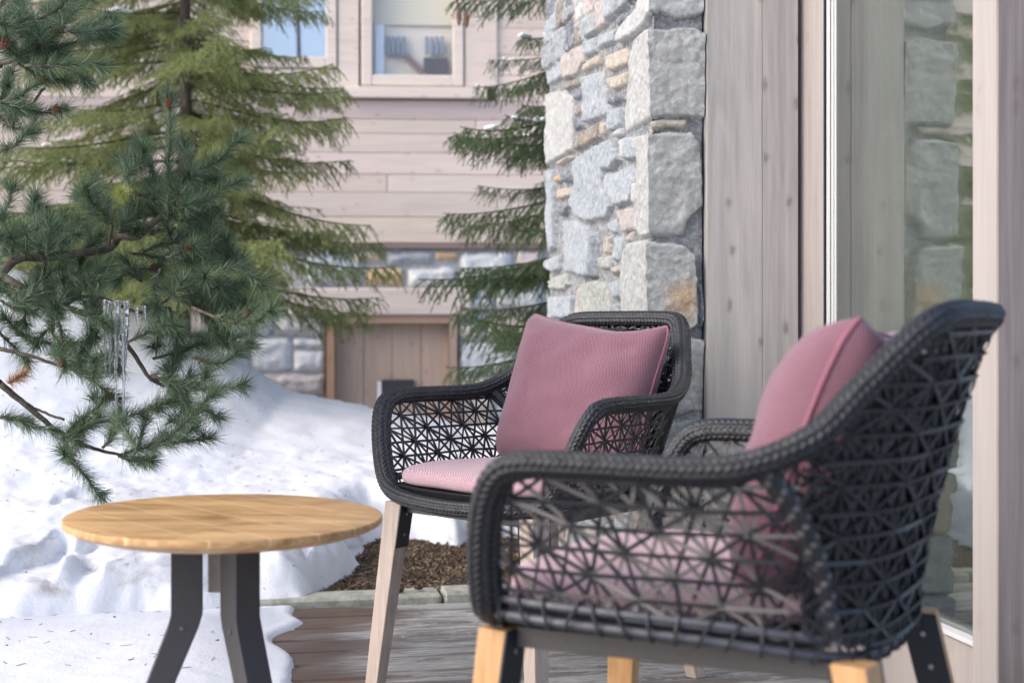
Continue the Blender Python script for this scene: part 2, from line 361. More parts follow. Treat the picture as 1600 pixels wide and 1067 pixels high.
cs=[P+a*D*L[:,None]+b*U_*wd[:,None]+np.array([0,0,c_])*wd[:,None] for a in(-1,1) for b in(-1,1) for c_ in(-.6,.6)]
V=np.stack(cs,1).reshape(-1,3); base=np.arange(n)[:,None,None]*8; Q=(base+np.array([[0,1,3,2],[4,6,7,5],[0,4,5,1],[2,3,7,6],[0,2,6,4],[1,5,7,3]])[None]).reshape(-1,4)
col=np.repeat(np.array([[.16,.09,.05],[.09,.06,.04],[.26,.17,.10]])[r4.integers(0,3,n)],8,0)
o=ob('needle_litter',mesh_np('needle_litter',V,Q,False,col),M['chip']); tag(o,'brown needles and bark crumbs fallen on the old snow','litter',kind='stuff')
# small clods lying on the kerb
def clod(name,c,r,mat,lab,seed,sq=.7):
    import bmesh
    bm=bmesh.new(); bmesh.ops.create_icosphere(bm,subdivisions=3,radius=1); rr=np.random.default_rng(seed); ph=rr.uniform(0,6,9)
    for vv in bm.verts:
        p=vv.co; k=1+.22*math.sin(3*p.x+ph[0])*math.sin(3.5*p.y+ph[1])+.12*math.sin(8*p.z+ph[2])*math.sin(7*p.x+ph[3])+.06*math.sin(17*p.y+ph[4])
        vv.co=Vector((p.x*k*r[0],p.y*k*r[1],p.z*k*r[2]))
    me=bpy.data.meshes.new(name); bm.to_mesh(me); bm.free(); me.update()
    o=ob(name,me,mat,None,loc=c); tag(o,lab,'clod' if 'clod' in name else 'stone'); return o
# deck
m=NT('weathered deck boards'); co=m.coord('Object',(.22,1,1)); fi=m.noise(m.coord('Object',(.10,1,1)),150,6,.75,.4); ve=m.noise(co,16,4,.6,1.0)
geo=m.n('ShaderNodeNewGeometry'); wx=m.n('ShaderNodeSeparateXYZ',i_0=geo.outputs['Position']); wet=m.noise(m.coord('Object',(.5,1.6,1)),2.6,5,.65,.5)
wm=m.math('ADD',m.math('MULTIPLY',wx.outputs[0],-1.0),m.math('MULTIPLY',m.math('SUBTRACT',wet,.5),.9))
wmask=m.ramp(wm,[(.30,0.),(.46,1.)])
patch=m.ramp(m.noise(m.coord('Object',(.35,2.6,1),loc=(5,1,0)),6,8,.78,.9),[(.49,0.),(.545,1.)])
dry=m.mix(m.ramp(fi,[(.3,0.),(.7,1.)]),(.15,.145,.138),(.52,.515,.50)); dry=m.mix(m.math('MULTIPLY',patch,.7),dry,(.11,.085,.07))
wetc=m.mix(m.ramp(ve,[(.3,0.),(.7,1.)]),(.055,.035,.027),(.15,.095,.065))
c=m.mix(wmask,dry,wetc); c=m.mix(1.0,c,m.attr(),'MULTIPLY')
m.set(Base_Color=c,Roughness=m.mix(wmask,(.8,.8,.8),(.33,.33,.33))); m.bump(m.math('ADD',fi,ve),.5,.004); M['deck']=m.m
mb=MB(); bw=.132; v=-.005; k=0
while v>-6:
    t=random.uniform(.82,1.12); mb.box((0,0,0),(5.0,bw/2-.0068,.014),None,(t,t,t),bev=.005); 
    V=mb.V[-1]; V[:,1]+=v-bw/2; V[:,0]+=.5; V[:,2]+=-.014+random.uniform(-.0015,.0015); v-=bw
o=mb.build('deck',M['deck'],loc=(KP[0],KP[1],0),rot=(0,0,A11)); tag(o,kind='structure')

# ------------------------------------------------------------------ masonry height field
def inside_dist(U,Vv,poly):
    P=np.asarray(poly,float); n=len(P); ins=np.zeros(U.shape,bool); d=np.full(U.shape,9.)
    for i in range(n):
        a=P[i];b=P[(i+1)%n]; e=b-a
        with np.errstate(divide='ignore',invalid='ignore'):
            cr=((a[1]>Vv)!=(b[1]>Vv))&(U<(b[0]-a[0])*(Vv-a[1])/(b[1]-a[1]+1e-15)+a[0])
        ins^=cr
        t=np.clip(((U-a[0])*e[0]+(Vv-a[1])*e[1])/(e@e+1e-12),0,1)
        d=np.minimum(d,np.hypot(U-a[0]-t*e[0],Vv-a[1]-t*e[1]))
    return np.where(ins,d,-d)
def masonry(us,vs,stones,mortar,warp=.006,wf=22,edge=.012,seed=0,rough=.004,tiltamp=.03):
    U,Vv=np.meshgrid(us,vs,indexing='ij'); Wu=U+warp*fbm(U*wf,Vv*wf,4,seed+1); Wv=Vv+warp*fbm(U*wf+50,Vv*wf,4,seed+2)
    H=np.full(U.shape,-.005); H+=.005*fbm(U*60,Vv*60,3,seed+3); C=np.empty(U.shape+(3,)); C[:]=mortar; C*=(1+.25*fbm(U*40,Vv*40,3,seed+5))[...,None]
    r=np.random.default_rng(seed)
    rough_n=.55*fbm(U*24,Vv*24,5,seed+4)+.9*(np.abs(fbm(U*13+7,Vv*19,3,seed+14))-.25); r2=fbm(U*70+9,Vv*70,3,seed+6)
    for st in stones:
        poly=np.asarray(st[0]); col=np.asarray(st[1]); h=st[2] if len(st)>2 else .022
        mn=poly.min(0)-.02; mx=poly.max(0)+.02
        i0,i1=np.searchsorted(us,[mn[0],mx[0]]); j0,j1=np.searchsorted(vs,[mn[1],mx[1]])
        if i1-i0<2 or j1-j0<2: continue
        s=(slice(i0,i1),slice(j0,j1)); d=inside_dist(Wu[s],Wv[s],poly)
        t=np.clip((d+.0015*r2[s])/edge,0,1); prof=t**.75
        cu,cv=poly.mean(0); tl=r.normal(0,tiltamp,2)
        hh=prof*(h*r.uniform(.8,1.2)+tl[0]*(U[s]-cu)+tl[1]*(Vv[s]-cv)+rough*1.6*rough_n[s]+rough*1.0*r2[s])
        ins=d>0
        H[s]=np.where(ins,np.maximum(hh,H[s]),H[s])
        cc=col*(1+.18*rough_n[s][...,None]); 
        if len(st)>3:
            rc,(a0,b0),rad=st[3]; q=np.clip(1-np.hypot((U[s]-a0)/rad[0],(Vv[s]-b0)/rad[1])+.5*fbm(U[s]*16,Vv[s]*16,4,seed+9),0,1)[...,None]; q=q*q*(3-2*q); cc=cc*(1-q)+np.asarray(rc)*q
        C[s]=np.where(ins[...,None],cc,C[s])
    return U,Vv,H,np.clip(C,0.01,1)
def split(r,x0,y0,x1,y1,mn,mx,out,asp=1.6):
    w,h=x1-x0,y1-y0
    if (w<mx and h<mx*.7 and r.random()<.75) or (w<mn*1.6 and h<mn*1.2): out.append((x0,y0,x1,y1)); return
    if w/h>asp*r.uniform(.7,1.4): 
        s=x0+w*r.uniform(.3,.7); split(r,x0,y0,s,y1,mn,mx,out,asp); split(r,s,y0,x1,y1,mn,mx,out,asp)
    else:
        s=y0+h*r.uniform(.3,.7); split(r,x0,y0,x1,s,mn,mx,out,asp); split(r,x0,s,x1,y1,mn,mx,out,asp)
def rect_poly(r,q,g):
    x0,y0,x1,y1=q; x0+=g;y0+=g;x1-=g;y1-=g; w=x1-x0;h=y1-y0; c=min(w,h)*.22; k=lambda:r.uniform(.1,1)*c
    return [(x0+k(),y0),(x1-k(),y0),(x1,y0+k()),(x1,y1-k()),(x1-k(),y1),(x0+k(),y1),(x0,y1-k()),(x0,y0+k())]
CB=dict(b=(.32,.355,.385),g=(.28,.295,.31),p=(.46,.465,.46),t=(.44,.375,.30),d=(.12,.13,.165),r=(.46,.30,.16),n=(.33,.345,.305),k=(.42,.365,.34),w=(.22,.185,.155),q=(.41,.41,.395))
# ------------------------------------------------------------------ near house: pillar, panel, glazed door
P0=np.array([.346,3.383]); wf_=np.array([math.cos(A11),math.sin(A11)]); wl=np.array([-math.sin(A11),math.cos(A11)])   # front direction, left-face direction (going away)
def to_front(x,y):
    a=(x-CX)/F; s=(a*P0[1]-P0[0])/(wf_[0]-a*wf_[1]); d=P0[1]+s*wf_[1]; return (s,CH-(y-CY)/F*d)
def to_left(x,y):
    a=(x-CX)/F; t=(a*P0[1]-P0[0])/(wl[0]-a*wl[1]); d=P0[1]+t*wl[1]; return (-t,CH-(y-CY)/F*d)
def conv(pts,off):
    out=[]
    for (cx,cy) in pts:
        x=840+cx/5.714; y=off+cy/5.714
        out.append(to_front(x,y) if x>=1020 else to_left(x,y))
    return out
def add_corner(poly):   # insert points where an outline passes round the corner
    out=[]
    n=len(poly)
    for i in range(n):
        a=poly[i];b=poly[(i+1)%n]; out.append(a)
        if a[0]*b[0]<0:
            t=a[0]/(a[0]-b[0]); out.append((0,a[1]+t*(b[1]-a[1])))
    return out
TR=[
(0,'b',[(103,-60),(300,-60),(318,175),(110,320)]),(0,'p',[(325,-60),(560,-60),(490,85),(335,185)],('r',(335,120),(.06,.07))),
(0,'b',[(340,215),(545,85),(540,280),(400,345),(265,400),(255,290)]),(0,'b',[(560,50),(770,-40),(755,110),(680,170),(560,260)]),
(0,'d',[(772,125),(905,65),(850,170),(745,250)]),(0,'b',[(785,-40),(860,-40),(790,95)]),
(0,'p',[(930,-80),(1510,-80),(1505,120),(1250,178),(1100,110),(1010,150),(980,230),(880,330),(745,395),(745,320),(820,180),(925,60)]),
(0,'b',[(555,325),(735,255),(705,368),(550,445)]),(0,'b',[(435,365),(528,335),(535,458),(455,510),(420,480)]),
(0,'b',[(103,330),(240,305),(248,520),(232,690),(120,765),(95,600)]),(0,'k',[(258,490),(410,395),(418,560),(378,655),(252,720)]),
(0,'t',[(432,565),(572,475),(572,560),(432,650)]),(0,'t',[(640,505),(800,425),(832,470),(828,578),(662,645)]),(0,'t',[(672,695),(818,645),(800,758),(692,805),(658,760)]),
(0,'w',[(255,745),(428,665),(418,740),(272,815)]),(0,'d',[(348,835),(433,795),(433,850),(352,905)]),(0,'d',[(652,875),(778,825),(783,898),(662,945)]),
(0,'b',[(448,685),(598,628),(628,1005),(605,1045),(442,1105)]),(0,'q',[(92,835),(240,815),(330,865),(325,1350),(112,1475),(87,1200)]),
(0,'w',[(333,965),(428,895),(428,990),(342,1055)]),(0,'q',[(1010,255),(1050,265),(1390,255),(1508,310),(1508,1065),(1330,1048),(1010,1078),(900,1128),(788,1185),(782,1000),(852,500),(892,350)]),
(180,'d',[(348,25),(418,5),(422,110),(353,148)]),(180,'w',[(342,195),(578,65),(578,208),(342,325)],('r',(470,220),(.05,.02))),(180,'t',[(592,75),(636,65),(632,160),(592,198)]),
(180,'b',[(658,-55),(775,-75),(768,98),(664,155)]),(180,'p',[(712,132),(768,114),(768,178),(708,198)]),(180,'t',[(1010,62),(1330,42),(1320,118),(1180,113),(1040,142)]),
(180,'q',[(938,188),(1050,168),(1200,152),(1370,162),(1450,260),(1475,600),(1468,820),(1342,930),(1290,1080),(965,1095),(903,1020),(930,600)]),
(180,'b',[(802,205),(906,185),(906,388),(802,406)]),(180,'p',[(743,213),(790,208),(790,398),(757,380)]),
(180,'b',[(355,405),(560,275),(700,205),(748,400),(688,478),(618,498),(610,650),(676,800),(638,915),(450,955),(362,898),(312,780),(372,600)]),
(180,'b',[(694,522),(850,445),(896,482),(866,640),(838,778),(722,815),(645,660),(642,505)]),(180,'r',[(180,543),(213,533),(218,590),(180,618)]),
(180,'d',[(242,503),(328,464),(346,590),(242,607)]),(180,'t',[(192,663),(346,643),(342,718),(202,756)],('r',(230,680),(.03,.02))),(180,'d',[(192,813),(288,803),(278,888),(197,902)]),
(180,'b',[(88,495),(168,485),(176,620),(168,1180),(112,1238),(80,1000)]),(180,'k',[(703,853),(886,825),(908,1018),(762,1056),(742,930)]),(180,'p',[(874,604),(936,586),(926,776),(864,796)]),
(180,'t',[(202,404),(322,355),(322,388),(194,455)]),
(340,'b',[(213,25),(360,25),(420,62),(536,142),(536,518),(480,546),(370,498),(232,478)]),(340,'b',[(645,34),(708,24),(716,146),(654,118)]),(340,'t',[(617,174),(668,169),(668,326),(613,326)]),
(340,'b',[(693,174),(796,184),(786,358),(750,396),(684,377)]),(340,'n',[(543,354),(658,344),(662,458),(553,462)]),(340,'k',[(684,434),(766,444),(757,498),(684,520)]),(340,'k',[(818,153),(872,124),(868,218),(823,227)]),
(340,'q',[(880,214),(1000,199),(1130,232),(1200,223),(1320,262),(1388,322),(1408,500),(1422,955),(1360,1005),(1180,1040),(772,1050),(768,560),(812,300)],('r',(1290,720),(.06,.075))),
(340,'n',[(103,563),(240,498),(288,600),(230,647),(132,642)]),(340,'b',[(92,713),(358,694),(350,905),(98,900)]),(340,'k',[(377,643),(408,603),(403,880),(362,880)]),
(340,'n',[(422,593),(510,553),(650,583),(678,800),(660,930),(422,930)]),(340,'b',[(673,573),(748,558),(758,708),(702,727)]),(340,'b',[(102,373),(213,333),(208,468),(150,496),(97,448)]),
(340,'g',[(1442,602),(1460,592),(1482,900),(1452,1005)]),(340,'g',[(690,770),(755,755),(760,930),(695,930)]),
(340,'q',[(860,1075),(1150,1065),(1500,1080),(1508,1700),(1300,1740),(900,1735),(830,1500)]),
]
stones=[]
for t in TR:
    poly=add_corner(conv(t[2],t[0])); big=len(t[2])>9
    base=np.array(CB[t[1]])
    if len(t)>3: stones.append((poly,base,.020 if big else .014,(CB[t[3][0]],conv([t[3][1]],t[0])[0],t[3][2])))
    else: stones.append((poly,base,.015 if big else rng.uniform(.008,.016)))
rr=np.random.default_rng(3); UL=-1.18
def fill(u0,v0,u1,v1,mn=.05,mx=.16,g=.005):
    out=[]; split(rr,u0,v0,u1,v1,mn,mx,out,1.3)
    for q in out: stones.append((rect_poly(rr,q,.0035),np.array(CB[rr.choice(list('bbbbqqgpntkdw'))])*rr.uniform(.85,1.1),rr.uniform(.011,.022)))
zt=1.62
fill(UL,zt,-.13,2.6); fill(-.13,zt,.129,2.6,.1,.26)
fill(UL,-.02,-.14,.60,.06,.2); fill(-.14,-.02,.129,.56,.1,.24)
us=np.concatenate([np.arange(UL,-.02,.0042),np.arange(-.02,.02,.0016),np.arange(.02,.1305,.0036)]); vs=np.arange(-.02,2.0,.0040)
stones2=[s for s in stones if np.asarray(s[0])[:,1].min()<2.0]
U,Vv,H,C=masonry(us,vs,stones2,(.20,.205,.215),warp=.0045,wf=30,seed=5,rough=.0042,edge=.0055,tiltamp=.045)
hx=P0[0]+np.where(U<0,-U*wl[0],U*wf_[0]); hy=P0[1]+np.where(U<0,-U*wl[1],U*wf_[1])
nL=np.array([-wf_[0],-wf_[1]]); nF=np.array([-wl[0],-wl[1]]); k=sstep(-.008,.008,U); nx=nL[0]*(1-k)+nF[0]*k; ny=nL[1]*(1-k)+nF[1]*k; ln=np.hypot(nx,ny); 
ext=np.where(np.abs(U)<.016,1.25,1.0); nx/=ln; ny/=ln
wm_=np.clip(1-np.abs(U)/.07,0,1); Hc=np.maximum(H,0)
ax_=np.where(U<0,H,Hc*wm_); af_=np.where(U<0,Hc*wm_,H)
Vt=np.stack([hx+nL[0]*ax_+nF[0]*af_,hy+nL[1]*ax_+nF[1]*af_,Vv],-1).reshape(-1,3)
house=empty('house',(P0[0],P0[1],0)); tag(house,'near house corner of grey schist masonry, weathered larch panel and glazed door','house')
def hpart(o): o.parent=house; o.matrix_parent_inverse=Matrix.Translation(house.location).inverted(); return o
o=hpart(ob('stone_wall',mesh_np('stone_wall',Vt,grid_faces(len(us),len(vs)),True,C.reshape(-1,3)),M['stone']))
def local(s,n,z): # s along front direction from the pillar corner, n towards the viewer
    return (P0[0]+wf_[0]*s-wl[0]*n,P0[1]+wf_[1]*s-wl[1]*n,z)
Rz=Matrix.Rotation(A11,3,'Z')
# solid core behind the stone skin and above
mb=MB(); mb.box(local(.485,-.63,1.3),(.45,.57,1.32),Rz); hpart(mb.build('wall_core',simple('mortar core',(.33,.33,.33),.9)))
GS=.393                          # where the glass plane meets the front wall
mb=MB(); s=.1315; ws=[.145,.095]; 
for w in ws:
    t=random.uniform(.94,1.05); mb.box(local(s+w/2,.008+random.uniform(0,.0015),1.35),(w/2-.0006,.012,1.29),Rz,(t,t,t*1.01),bev=.0012); s+=w
hpart(mb.build('wood_panel',M['panel']))
mb=MB(); mb.box(local(.262,.012,.03),(.13,.014,.028),Rz,(.9,.9,.9),bev=.004); hpart(mb.build('plinth',simple('plinth stone',(.27,.27,.26),.8,0,.3,60,.4)))
def gl(t,off,z): # along the glass line towards the viewer; off = left of the glass plane
    return local(GS-off,t,z)
mb=MB(); mb.box(gl(.066,-.012,1.27),(.018,.066,1.29),Rz,bev=.002)
mb.box(gl(.0,.004,1.3),(.004,.012,1.28),Rz,(1.15,1.15,1.15))
mb.box(gl(.907,-.002,1.27),(.028,.042,1.29),Rz,bev=.0015)
hpart(mb.build('door_frame',M['frame']))
mb=MB(); mb.box(gl(1.46,-.0025,1.35),(.028,.54,1.38),Rz); mb.V=[]; mb=MB()
mb.box(local(GS+.145,.930,1.30),(.17,.022,1.32),Rz,bev=.002); mb.box(local(GS+.42,.918,1.30),(.10,.02,1.32),Rz,(.9,.9,.9),bev=.002); hpart(mb.build('corner_post',M['post']))
mb=MB(); mb.box(gl(.4985,-.008,.095),(.022,.3655,.090),Rz,bev=.002); hpart(mb.build('threshold_board',M['frame']))
mb=MB(); mb.box(gl(.4985,-.002,.190),(.026,.3655,.0045),Rz,bev=.001); hpart(mb.build('sill_strip',simple('white aluminium',(.7,.7,.72),.35,.2)))
# glass : thin coated pane
m=NT('coated door glass'); tr=m.n('ShaderNodeBsdfTransparent'); tr.inputs[0].default_value=(.92,.94,.92,1); gs=m.n('ShaderNodeBsdfGlossy'); gs.inputs['Roughness'].default_value=.012; gs.inputs[0].default_value=(.97,1,.985,1)
fr=m.n('ShaderNodeFresnel'); fr.inputs[0].default_value=1.75; mx=m.n('ShaderNodeMixShader')
wv=m.noise(m.coord('Object',(1,1,.35)),3.2,2,.5); bp=m.n('ShaderNodeBump',i_Height=wv,i_Strength=.012,i_Distance=.01); m.l(bp.outputs[0],gs.inputs['Normal'])
m.l(m.math('MINIMUM',m.math('MULTIPLY',fr.outputs[0],2.2),.85),mx.inputs[0]); m.l(tr.outputs[0],mx.inputs[1]); m.l(gs.outputs[0],mx.inputs[2]); m.l(mx.outputs[0],m.out.inputs[0]); M['glass']=m.m
mb=MB(); mb.box(gl(.4985,-.004,1.37),(.003,.366,1.175),Rz); hpart(mb.build('glass_pane',M['glass']))
mb=MB(); mb.box(gl(.139,.001,1.37),(.004,.003,1.175),Rz); hpart(mb.build('gasket',simple('black rubber',(.012,.02,.035),.5)))
m=NT('ribbed aluminium'); z=m.n('ShaderNodeSeparateXYZ',i_0=m.coord()); w=m.math('SINE',m.math('MULTIPLY',z.outputs[2],1500)); m.set(Base_Color=m.mix(m.ramp(w,[(.3,0.),(.7,1.)]),(.40,.41,.41),(.78,.78,.77)),Metallic=.0,Roughness=.35); M['rib']=m.m
mb=MB()
for t,w in((.155,.009),(.179,.006),(.195,.004)): mb.box(gl(t,.001,1.37),(.0015,w,1.17),Rz,bev=.0008)
hpart(mb.build('spacer_strip',M['rib']))
# curtain behind the glass
n=500; t=np.linspace(.16,.90,n); off=.085+.010*np.sin(t*150+3*np.sin(t*9))+.004*np.sin(t*47); zz=np.linspace(.215,2.54,12)
B=np.array([[gl(a,-b,z_) for z_ in zz] for a,b in zip(t,off)]); 
m=NT('sheer curtain'); m.set(Base_Color=(.80,.82,.77),Roughness=.9); tl_=m.n('ShaderNodeBsdfTranslucent'); tl_.inputs[0].default_value=(.6,.63,.58,1); mx=m.n('ShaderNodeMixShader'); mx.inputs[0].default_value=.4; m.l(m.b.outputs[0],mx.inputs[1]); m.l(tl_.outputs[0],mx.inputs[2]); m.l(mx.outputs[0],m.out.inputs[0]); M['curt']=m.m
me=mesh_np('curtain',B.reshape(-1,3),grid_faces(n,12),True); o=ob('curtain',me,M['curt']); sm=o.modifiers.new('thick','SOLIDIFY'); sm.thickness=.0015
tag(o,'grey green curtain hanging behind the glazed door','curtain')
mb=MB(); mb.box(local(GS+.75,.35,.17),(.70,.9,.015),Rz)
hpart(mb.build('room_floor',simple('room plaster',(.25,.24,.22),.9)))

# dark stone block lying at the wall's foot
clod('stone_block',tuple(px(1228,1008,3.33)-np.array([0,0,.0])),(.078,.05,.026),simple('dark basalt',(.05,.052,.058),.8,0,.6,120,.7),'dark speckled stone lying on the deck at the foot of the wood panel',4)
clod('soil_clod',(-.33,3.95,.034),(.018,.012,.009),M['soil'],'larger brown soil clod lying on the kerb beside the far chair leg',8)
clod('soil_clod',(-.27,3.975,.033),(.011,.009,.006),M['soil'],'smaller brown soil clod on the kerb nearer the woven chairs',9)

# ------------------------------------------------------------------ far chalet
FY=9.0; FA=R(3.0); fx_=np.array([math.cos(FA),math.sin(FA)])
chalet=empty('chalet',(0,FY,-1.5)); chalet.rotation_euler=(0,0,FA); tag(chalet,'blurred chalet behind the trees with pale plank walls over a stone base','chalet')
def fa(x,y,off=0):   # photo pixel -> (u along the facade, z) in the chalet frame
    a=(x-CX)/F; u=(a*FY)/(fx_[0]-a*fx_[1]); d=FY+u*fx_[1]; return u,CH-(y-CY)/F*d+1.5
def crect(mb,x0,y0,x1,y1,n0,n1,col=(1,1,1),bev=0.004):
    u0,_=fa(x0,500);u1,_=fa(x1,500);z1=fa((x0+x1)/2,y0)[1];z0=fa((x0+x1)/2,y1)[1]
    mb.box(((u0+u1)/2,-(n0+n1)/2,(z0+z1)/2),(abs(u1-u0)/2,abs(n1-n0)/2,abs(z1-z0)/2),None,col,bev)
# cladding boards
ZB=fa(640,381)[1]; ys=[381,341,303,275,242,212,190]; mb=MB()
zl=[fa(640,y)[1] for y in ys]+[fa(640,160)[1]]
z=zl[-1]
while z<6.5: z+=random.uniform(.13,.18); zl.append(z)
wz0=fa(640,140)[1]; WU0=fa(400,0)[0]; WU1=fa(775,0)[0]
for i in range(len(zl)-1):
    segs=[(-9,8)]
    if zl[i+1]>wz0: segs=[(-9,WU0),(WU1,8)]
    for a,b in segs:
        u=a
        while u<b-.01:
            L=min(b-u,random.uniform(2.2,4.5)); 
            if b-u-L<.6: L=b-u
            t=random.uniform(.84,1.06); tt=(t,t*random.uniform(.95,.99),t*random.uniform(.93,1.0))
            if i==6: tt=(.74,.70,.75)
            mb.box((u+L/2,-.05,(zl[i]+zl[i+1])/2),(L/2-.002,.03+random.uniform(0,.002),(zl[i+1]-zl[i])/2-.0012),None,tt,bev=.004); u+=L
mb.build('cladding',M['clad'],chalet)
mb=MB(); mb.box((-.5,-.06,ZB-.017),(8.5,.028,.015),None,(.35,.3,.3)); mb.build('drip_rail',M['clad'],chalet)
mb=MB(); mb.box((-.5,1.0,3.2),(8.5,.98,3.3)); mb.V[0][:,1]+=.08
# wall core, cut for nothing: the window openings sit in front of it
mb.build('wall',simple('chalet wall core',(.3,.28,.26),.9),chalet)
# stone base
st=[]; r3=np.random.default_rng(12); cc=[]
dl,dt=fa(512,493); dr,_=fa(714,493); ll,lt=fa(455,450); lr,lb=fa(735,493)
def cfill(x0,z0,x1,z1,mn=.14,mx=.5):
    out=[]; split(r3,x0,z0,x1,z1,mn,mx,out,1.9)
    for q in out: st.append((rect_poly(r3,q,.011),np.array(CB[r3.choice(list('bppppqtktt'))])*r3.uniform(1.3,1.65),r3.uniform(.02,.045)))
zb=ZB-.03; cfill(-5.5,lt,dl-.8,zb); cfill(-5.5,.2,dl,lt-.0); cfill(dr,.2,4.5,lt)
for (a,b,c_,d,cl) in((478,393,570,447,'b'),(548,393,600,410,'t'),(570,418,632,447,'r'),(636,418,712,449,'p'),(680,393,716,408,'r'),(602,393,678,414,'g'),(718,393,800,449,'p'),(805,393,850,420,'k'),(805,422,860,449,'b'),(860,393,960,449,'q')):
    u0,z1=fa(a,b);u1,z0=fa(c_,d); st.append((rect_poly(r3,(u0,z0,u1,z1),.008),np.array(CB[cl])*1.6,.03))
us=np.arange(-5.5,4.5,.016); vs=np.arange(.2,zb,.016)
U,Vv,H,C=masonry(us,vs,st,(.42,.42,.42),warp=.02,wf=8,edge=.03,seed=40,rough=.012)
k=(U>dl)&(U<dr)&(Vv<dt); 
Vt=np.stack([U,-.055-H,Vv],-1).reshape(-1,3); Fc=grid_faces(len(us),len(vs)); kk=k.reshape(-1); Fc=Fc[~kk[Fc].any(1)]
ob('stone_base',mesh_np('stone_base',Vt,Fc,True,C.reshape(-1,3)),M['stone_far'],chalet)
mb=MB(); mb.box(((ll+lr)/2,-.075,(lt+dt)/2),((lr-ll)/2,.05,(lt-dt)/2-.002),None,(.95,.93,.95),bev=.01); mb.build('lintel',M['clad'],chalet)
# door
dz0=-.0; door=mb=MB(); w=(dr-dl); n=4; x=dl+.05
for i in range(n):
    bw_=(w-.10)/n; t=random.uniform(.93,1.05); mb.box((x+bw_/2,-.0,(dt+.1)/2),(bw_/2-.0012,.02,(dt-.1)/2-.04),None,(t,t,t),bev=.003); x+=bw_
door=mb.build('door',M['door'],chalet)
mb=MB(); mb.box((dl+.025,-.045,dt/2),(.025,.06,dt/2),None,(.85,.7,.55)); mb.box((dr-.025,-.045,dt/2),(.025,.06,dt/2),None,(.85,.82,.8)); mb.box(((dl+dr)/2,-.045,dt-.025),(w/2-.052,.058,.024),None,(.9,.8,.7)); mb.build('jamb',M['door'],door)
mb=MB(); a,b=fa(597,588); c_,d=fa(647,602); mb.box(((a+c_)/2,-.035,(b+d)/2-.045),((c_-a)/2,.012,.055),bev=.003); mb.build('letter_flap',simple('dark flap',(.04,.04,.045),.5),door)
mb=MB(); mb.box(((a+c_)/2-.12,-.052,(b+d)/2-.07),(.012,.002,.07)); mb.build('flap_notice',simple('white paper',(.75,.75,.78),.6),door)
# windows
M['pane']=simple('window glass',(.55,.62,.70),.03,0,Transmission_Weight=.55,IOR=1.5)
m=NT('chalet pane'); tr=m.n('ShaderNodeBsdfTransparent'); gs=m.n('ShaderNodeBsdfGlossy'); gs.inputs['Roughness'].default_value=.02; mx=m.n('ShaderNodeMixShader'); mx.inputs[0].default_value=.45
m.l(tr.outputs[0],mx.inputs[1]); m.l(gs.outputs[0],mx.inputs[2]); m.l(mx.outputs[0],m.out.inputs[0]); M['pane']=m.m
m2=m.m.copy(); m2.node_tree.nodes['Mix Shader'].inputs[0].default_value=.05; M['pane2']=m2
def window(x0,x1,yb,ztop):
    u0,zb_=fa(x0,yb);u1,_=fa(x1,yb); mb=MB(); f=.07; zc=(zb_+ztop)/2;hz=(ztop-zb_)/2
    mb.box((u0+f/2,-.075,zc),(f/2,.035,hz),None,(1,1,1),bev=.006); mb.box((u1-f/2,-.075,zc),(f/2,.035,hz),None,bev=.006)
    mb.box(((u0+u1)/2,-.075,zb_+f/2),((u1-u0)/2-f-.001,.033,f/2),None,bev=.006); mb.box(((u0+u1)/2,-.075,ztop-f/2),((u1-u0)/2-f-.001,.033,f/2),None,bev=.006)
    w=mb.build('window',M['clad'],chalet)
    mb=MB(); mb.box(((u0+u1)/2,-.06,zc),((u1-u0)/2-f,.004,hz-f)); mb.build('pane',M['pane'] if x0<500 else M['pane2'],w)
    return u0,u1,zb_,w
ztop=fa(640,-140)[1]
u0,u1,zb_,w1=window(566,724,138,ztop); 
window(395,528,110,ztop)
mb=MB(); crect(mb,530,-140,562,140,.04,.10); crect(mb,726,-140,776,140,.04,.10,(.95,.93,.93)); crect(mb,540,141,760,158,.05,.13); crect(mb,380,112,538,160,.04,.09,(.95,.95,.95)); crect(mb,398,-175,776,-141,.04,.1); mb.build('window_surround',M['clad'],chalet)
# behind the panes: pale wall, blind; outdoor reflections put into the colours
mb=MB(); crect(mb,570,-130,720,40,-.0,.01,(.72,.66,.52)); crect(mb,570,40,720,130,-.02,-.01,(.8,.72,.62)); crect(mb,396,-130,526,110,-.01,.0,(.55,.68,.9));  # blue sheet: sky reflection put into the left pane's backing colour
mb.V=[v+np.array([0,0.015,0]) for v in mb.V]
mb.build('blind_and_sky_sheet',simple('blind and sky tint',(1,1,1),.8,tint=True),chalet)
mb=MB(); crect(mb,586,40,600,122,-.01,.011,(.8,.88,1)); [crect(mb,x_,58,x_+5.5,86,-.01,.012,(.22,.26,.34)) for x_ in(604,612,620,628,664,672,680,688)]; crect(mb,662,91,700,122,-.01,.014,(.06,.045,.045)); crect(mb,604,88,634,90,-.01,.013,(.15,.12,.12))  # shapes coloured as another building's reflection in the centre pane
a=fa(634,88);b=fa(664,120); mb.tube([(a[0],-.01,a[1]),(b[0],-.01,b[1])],.022,6,(.2,.12,.1)); mb.V=[v+np.array([0,-.006,0]) for v in mb.V]
mb.build('mirrored_shapes',simple('dark furniture',(1,1,1),.6,tint=True),chalet)

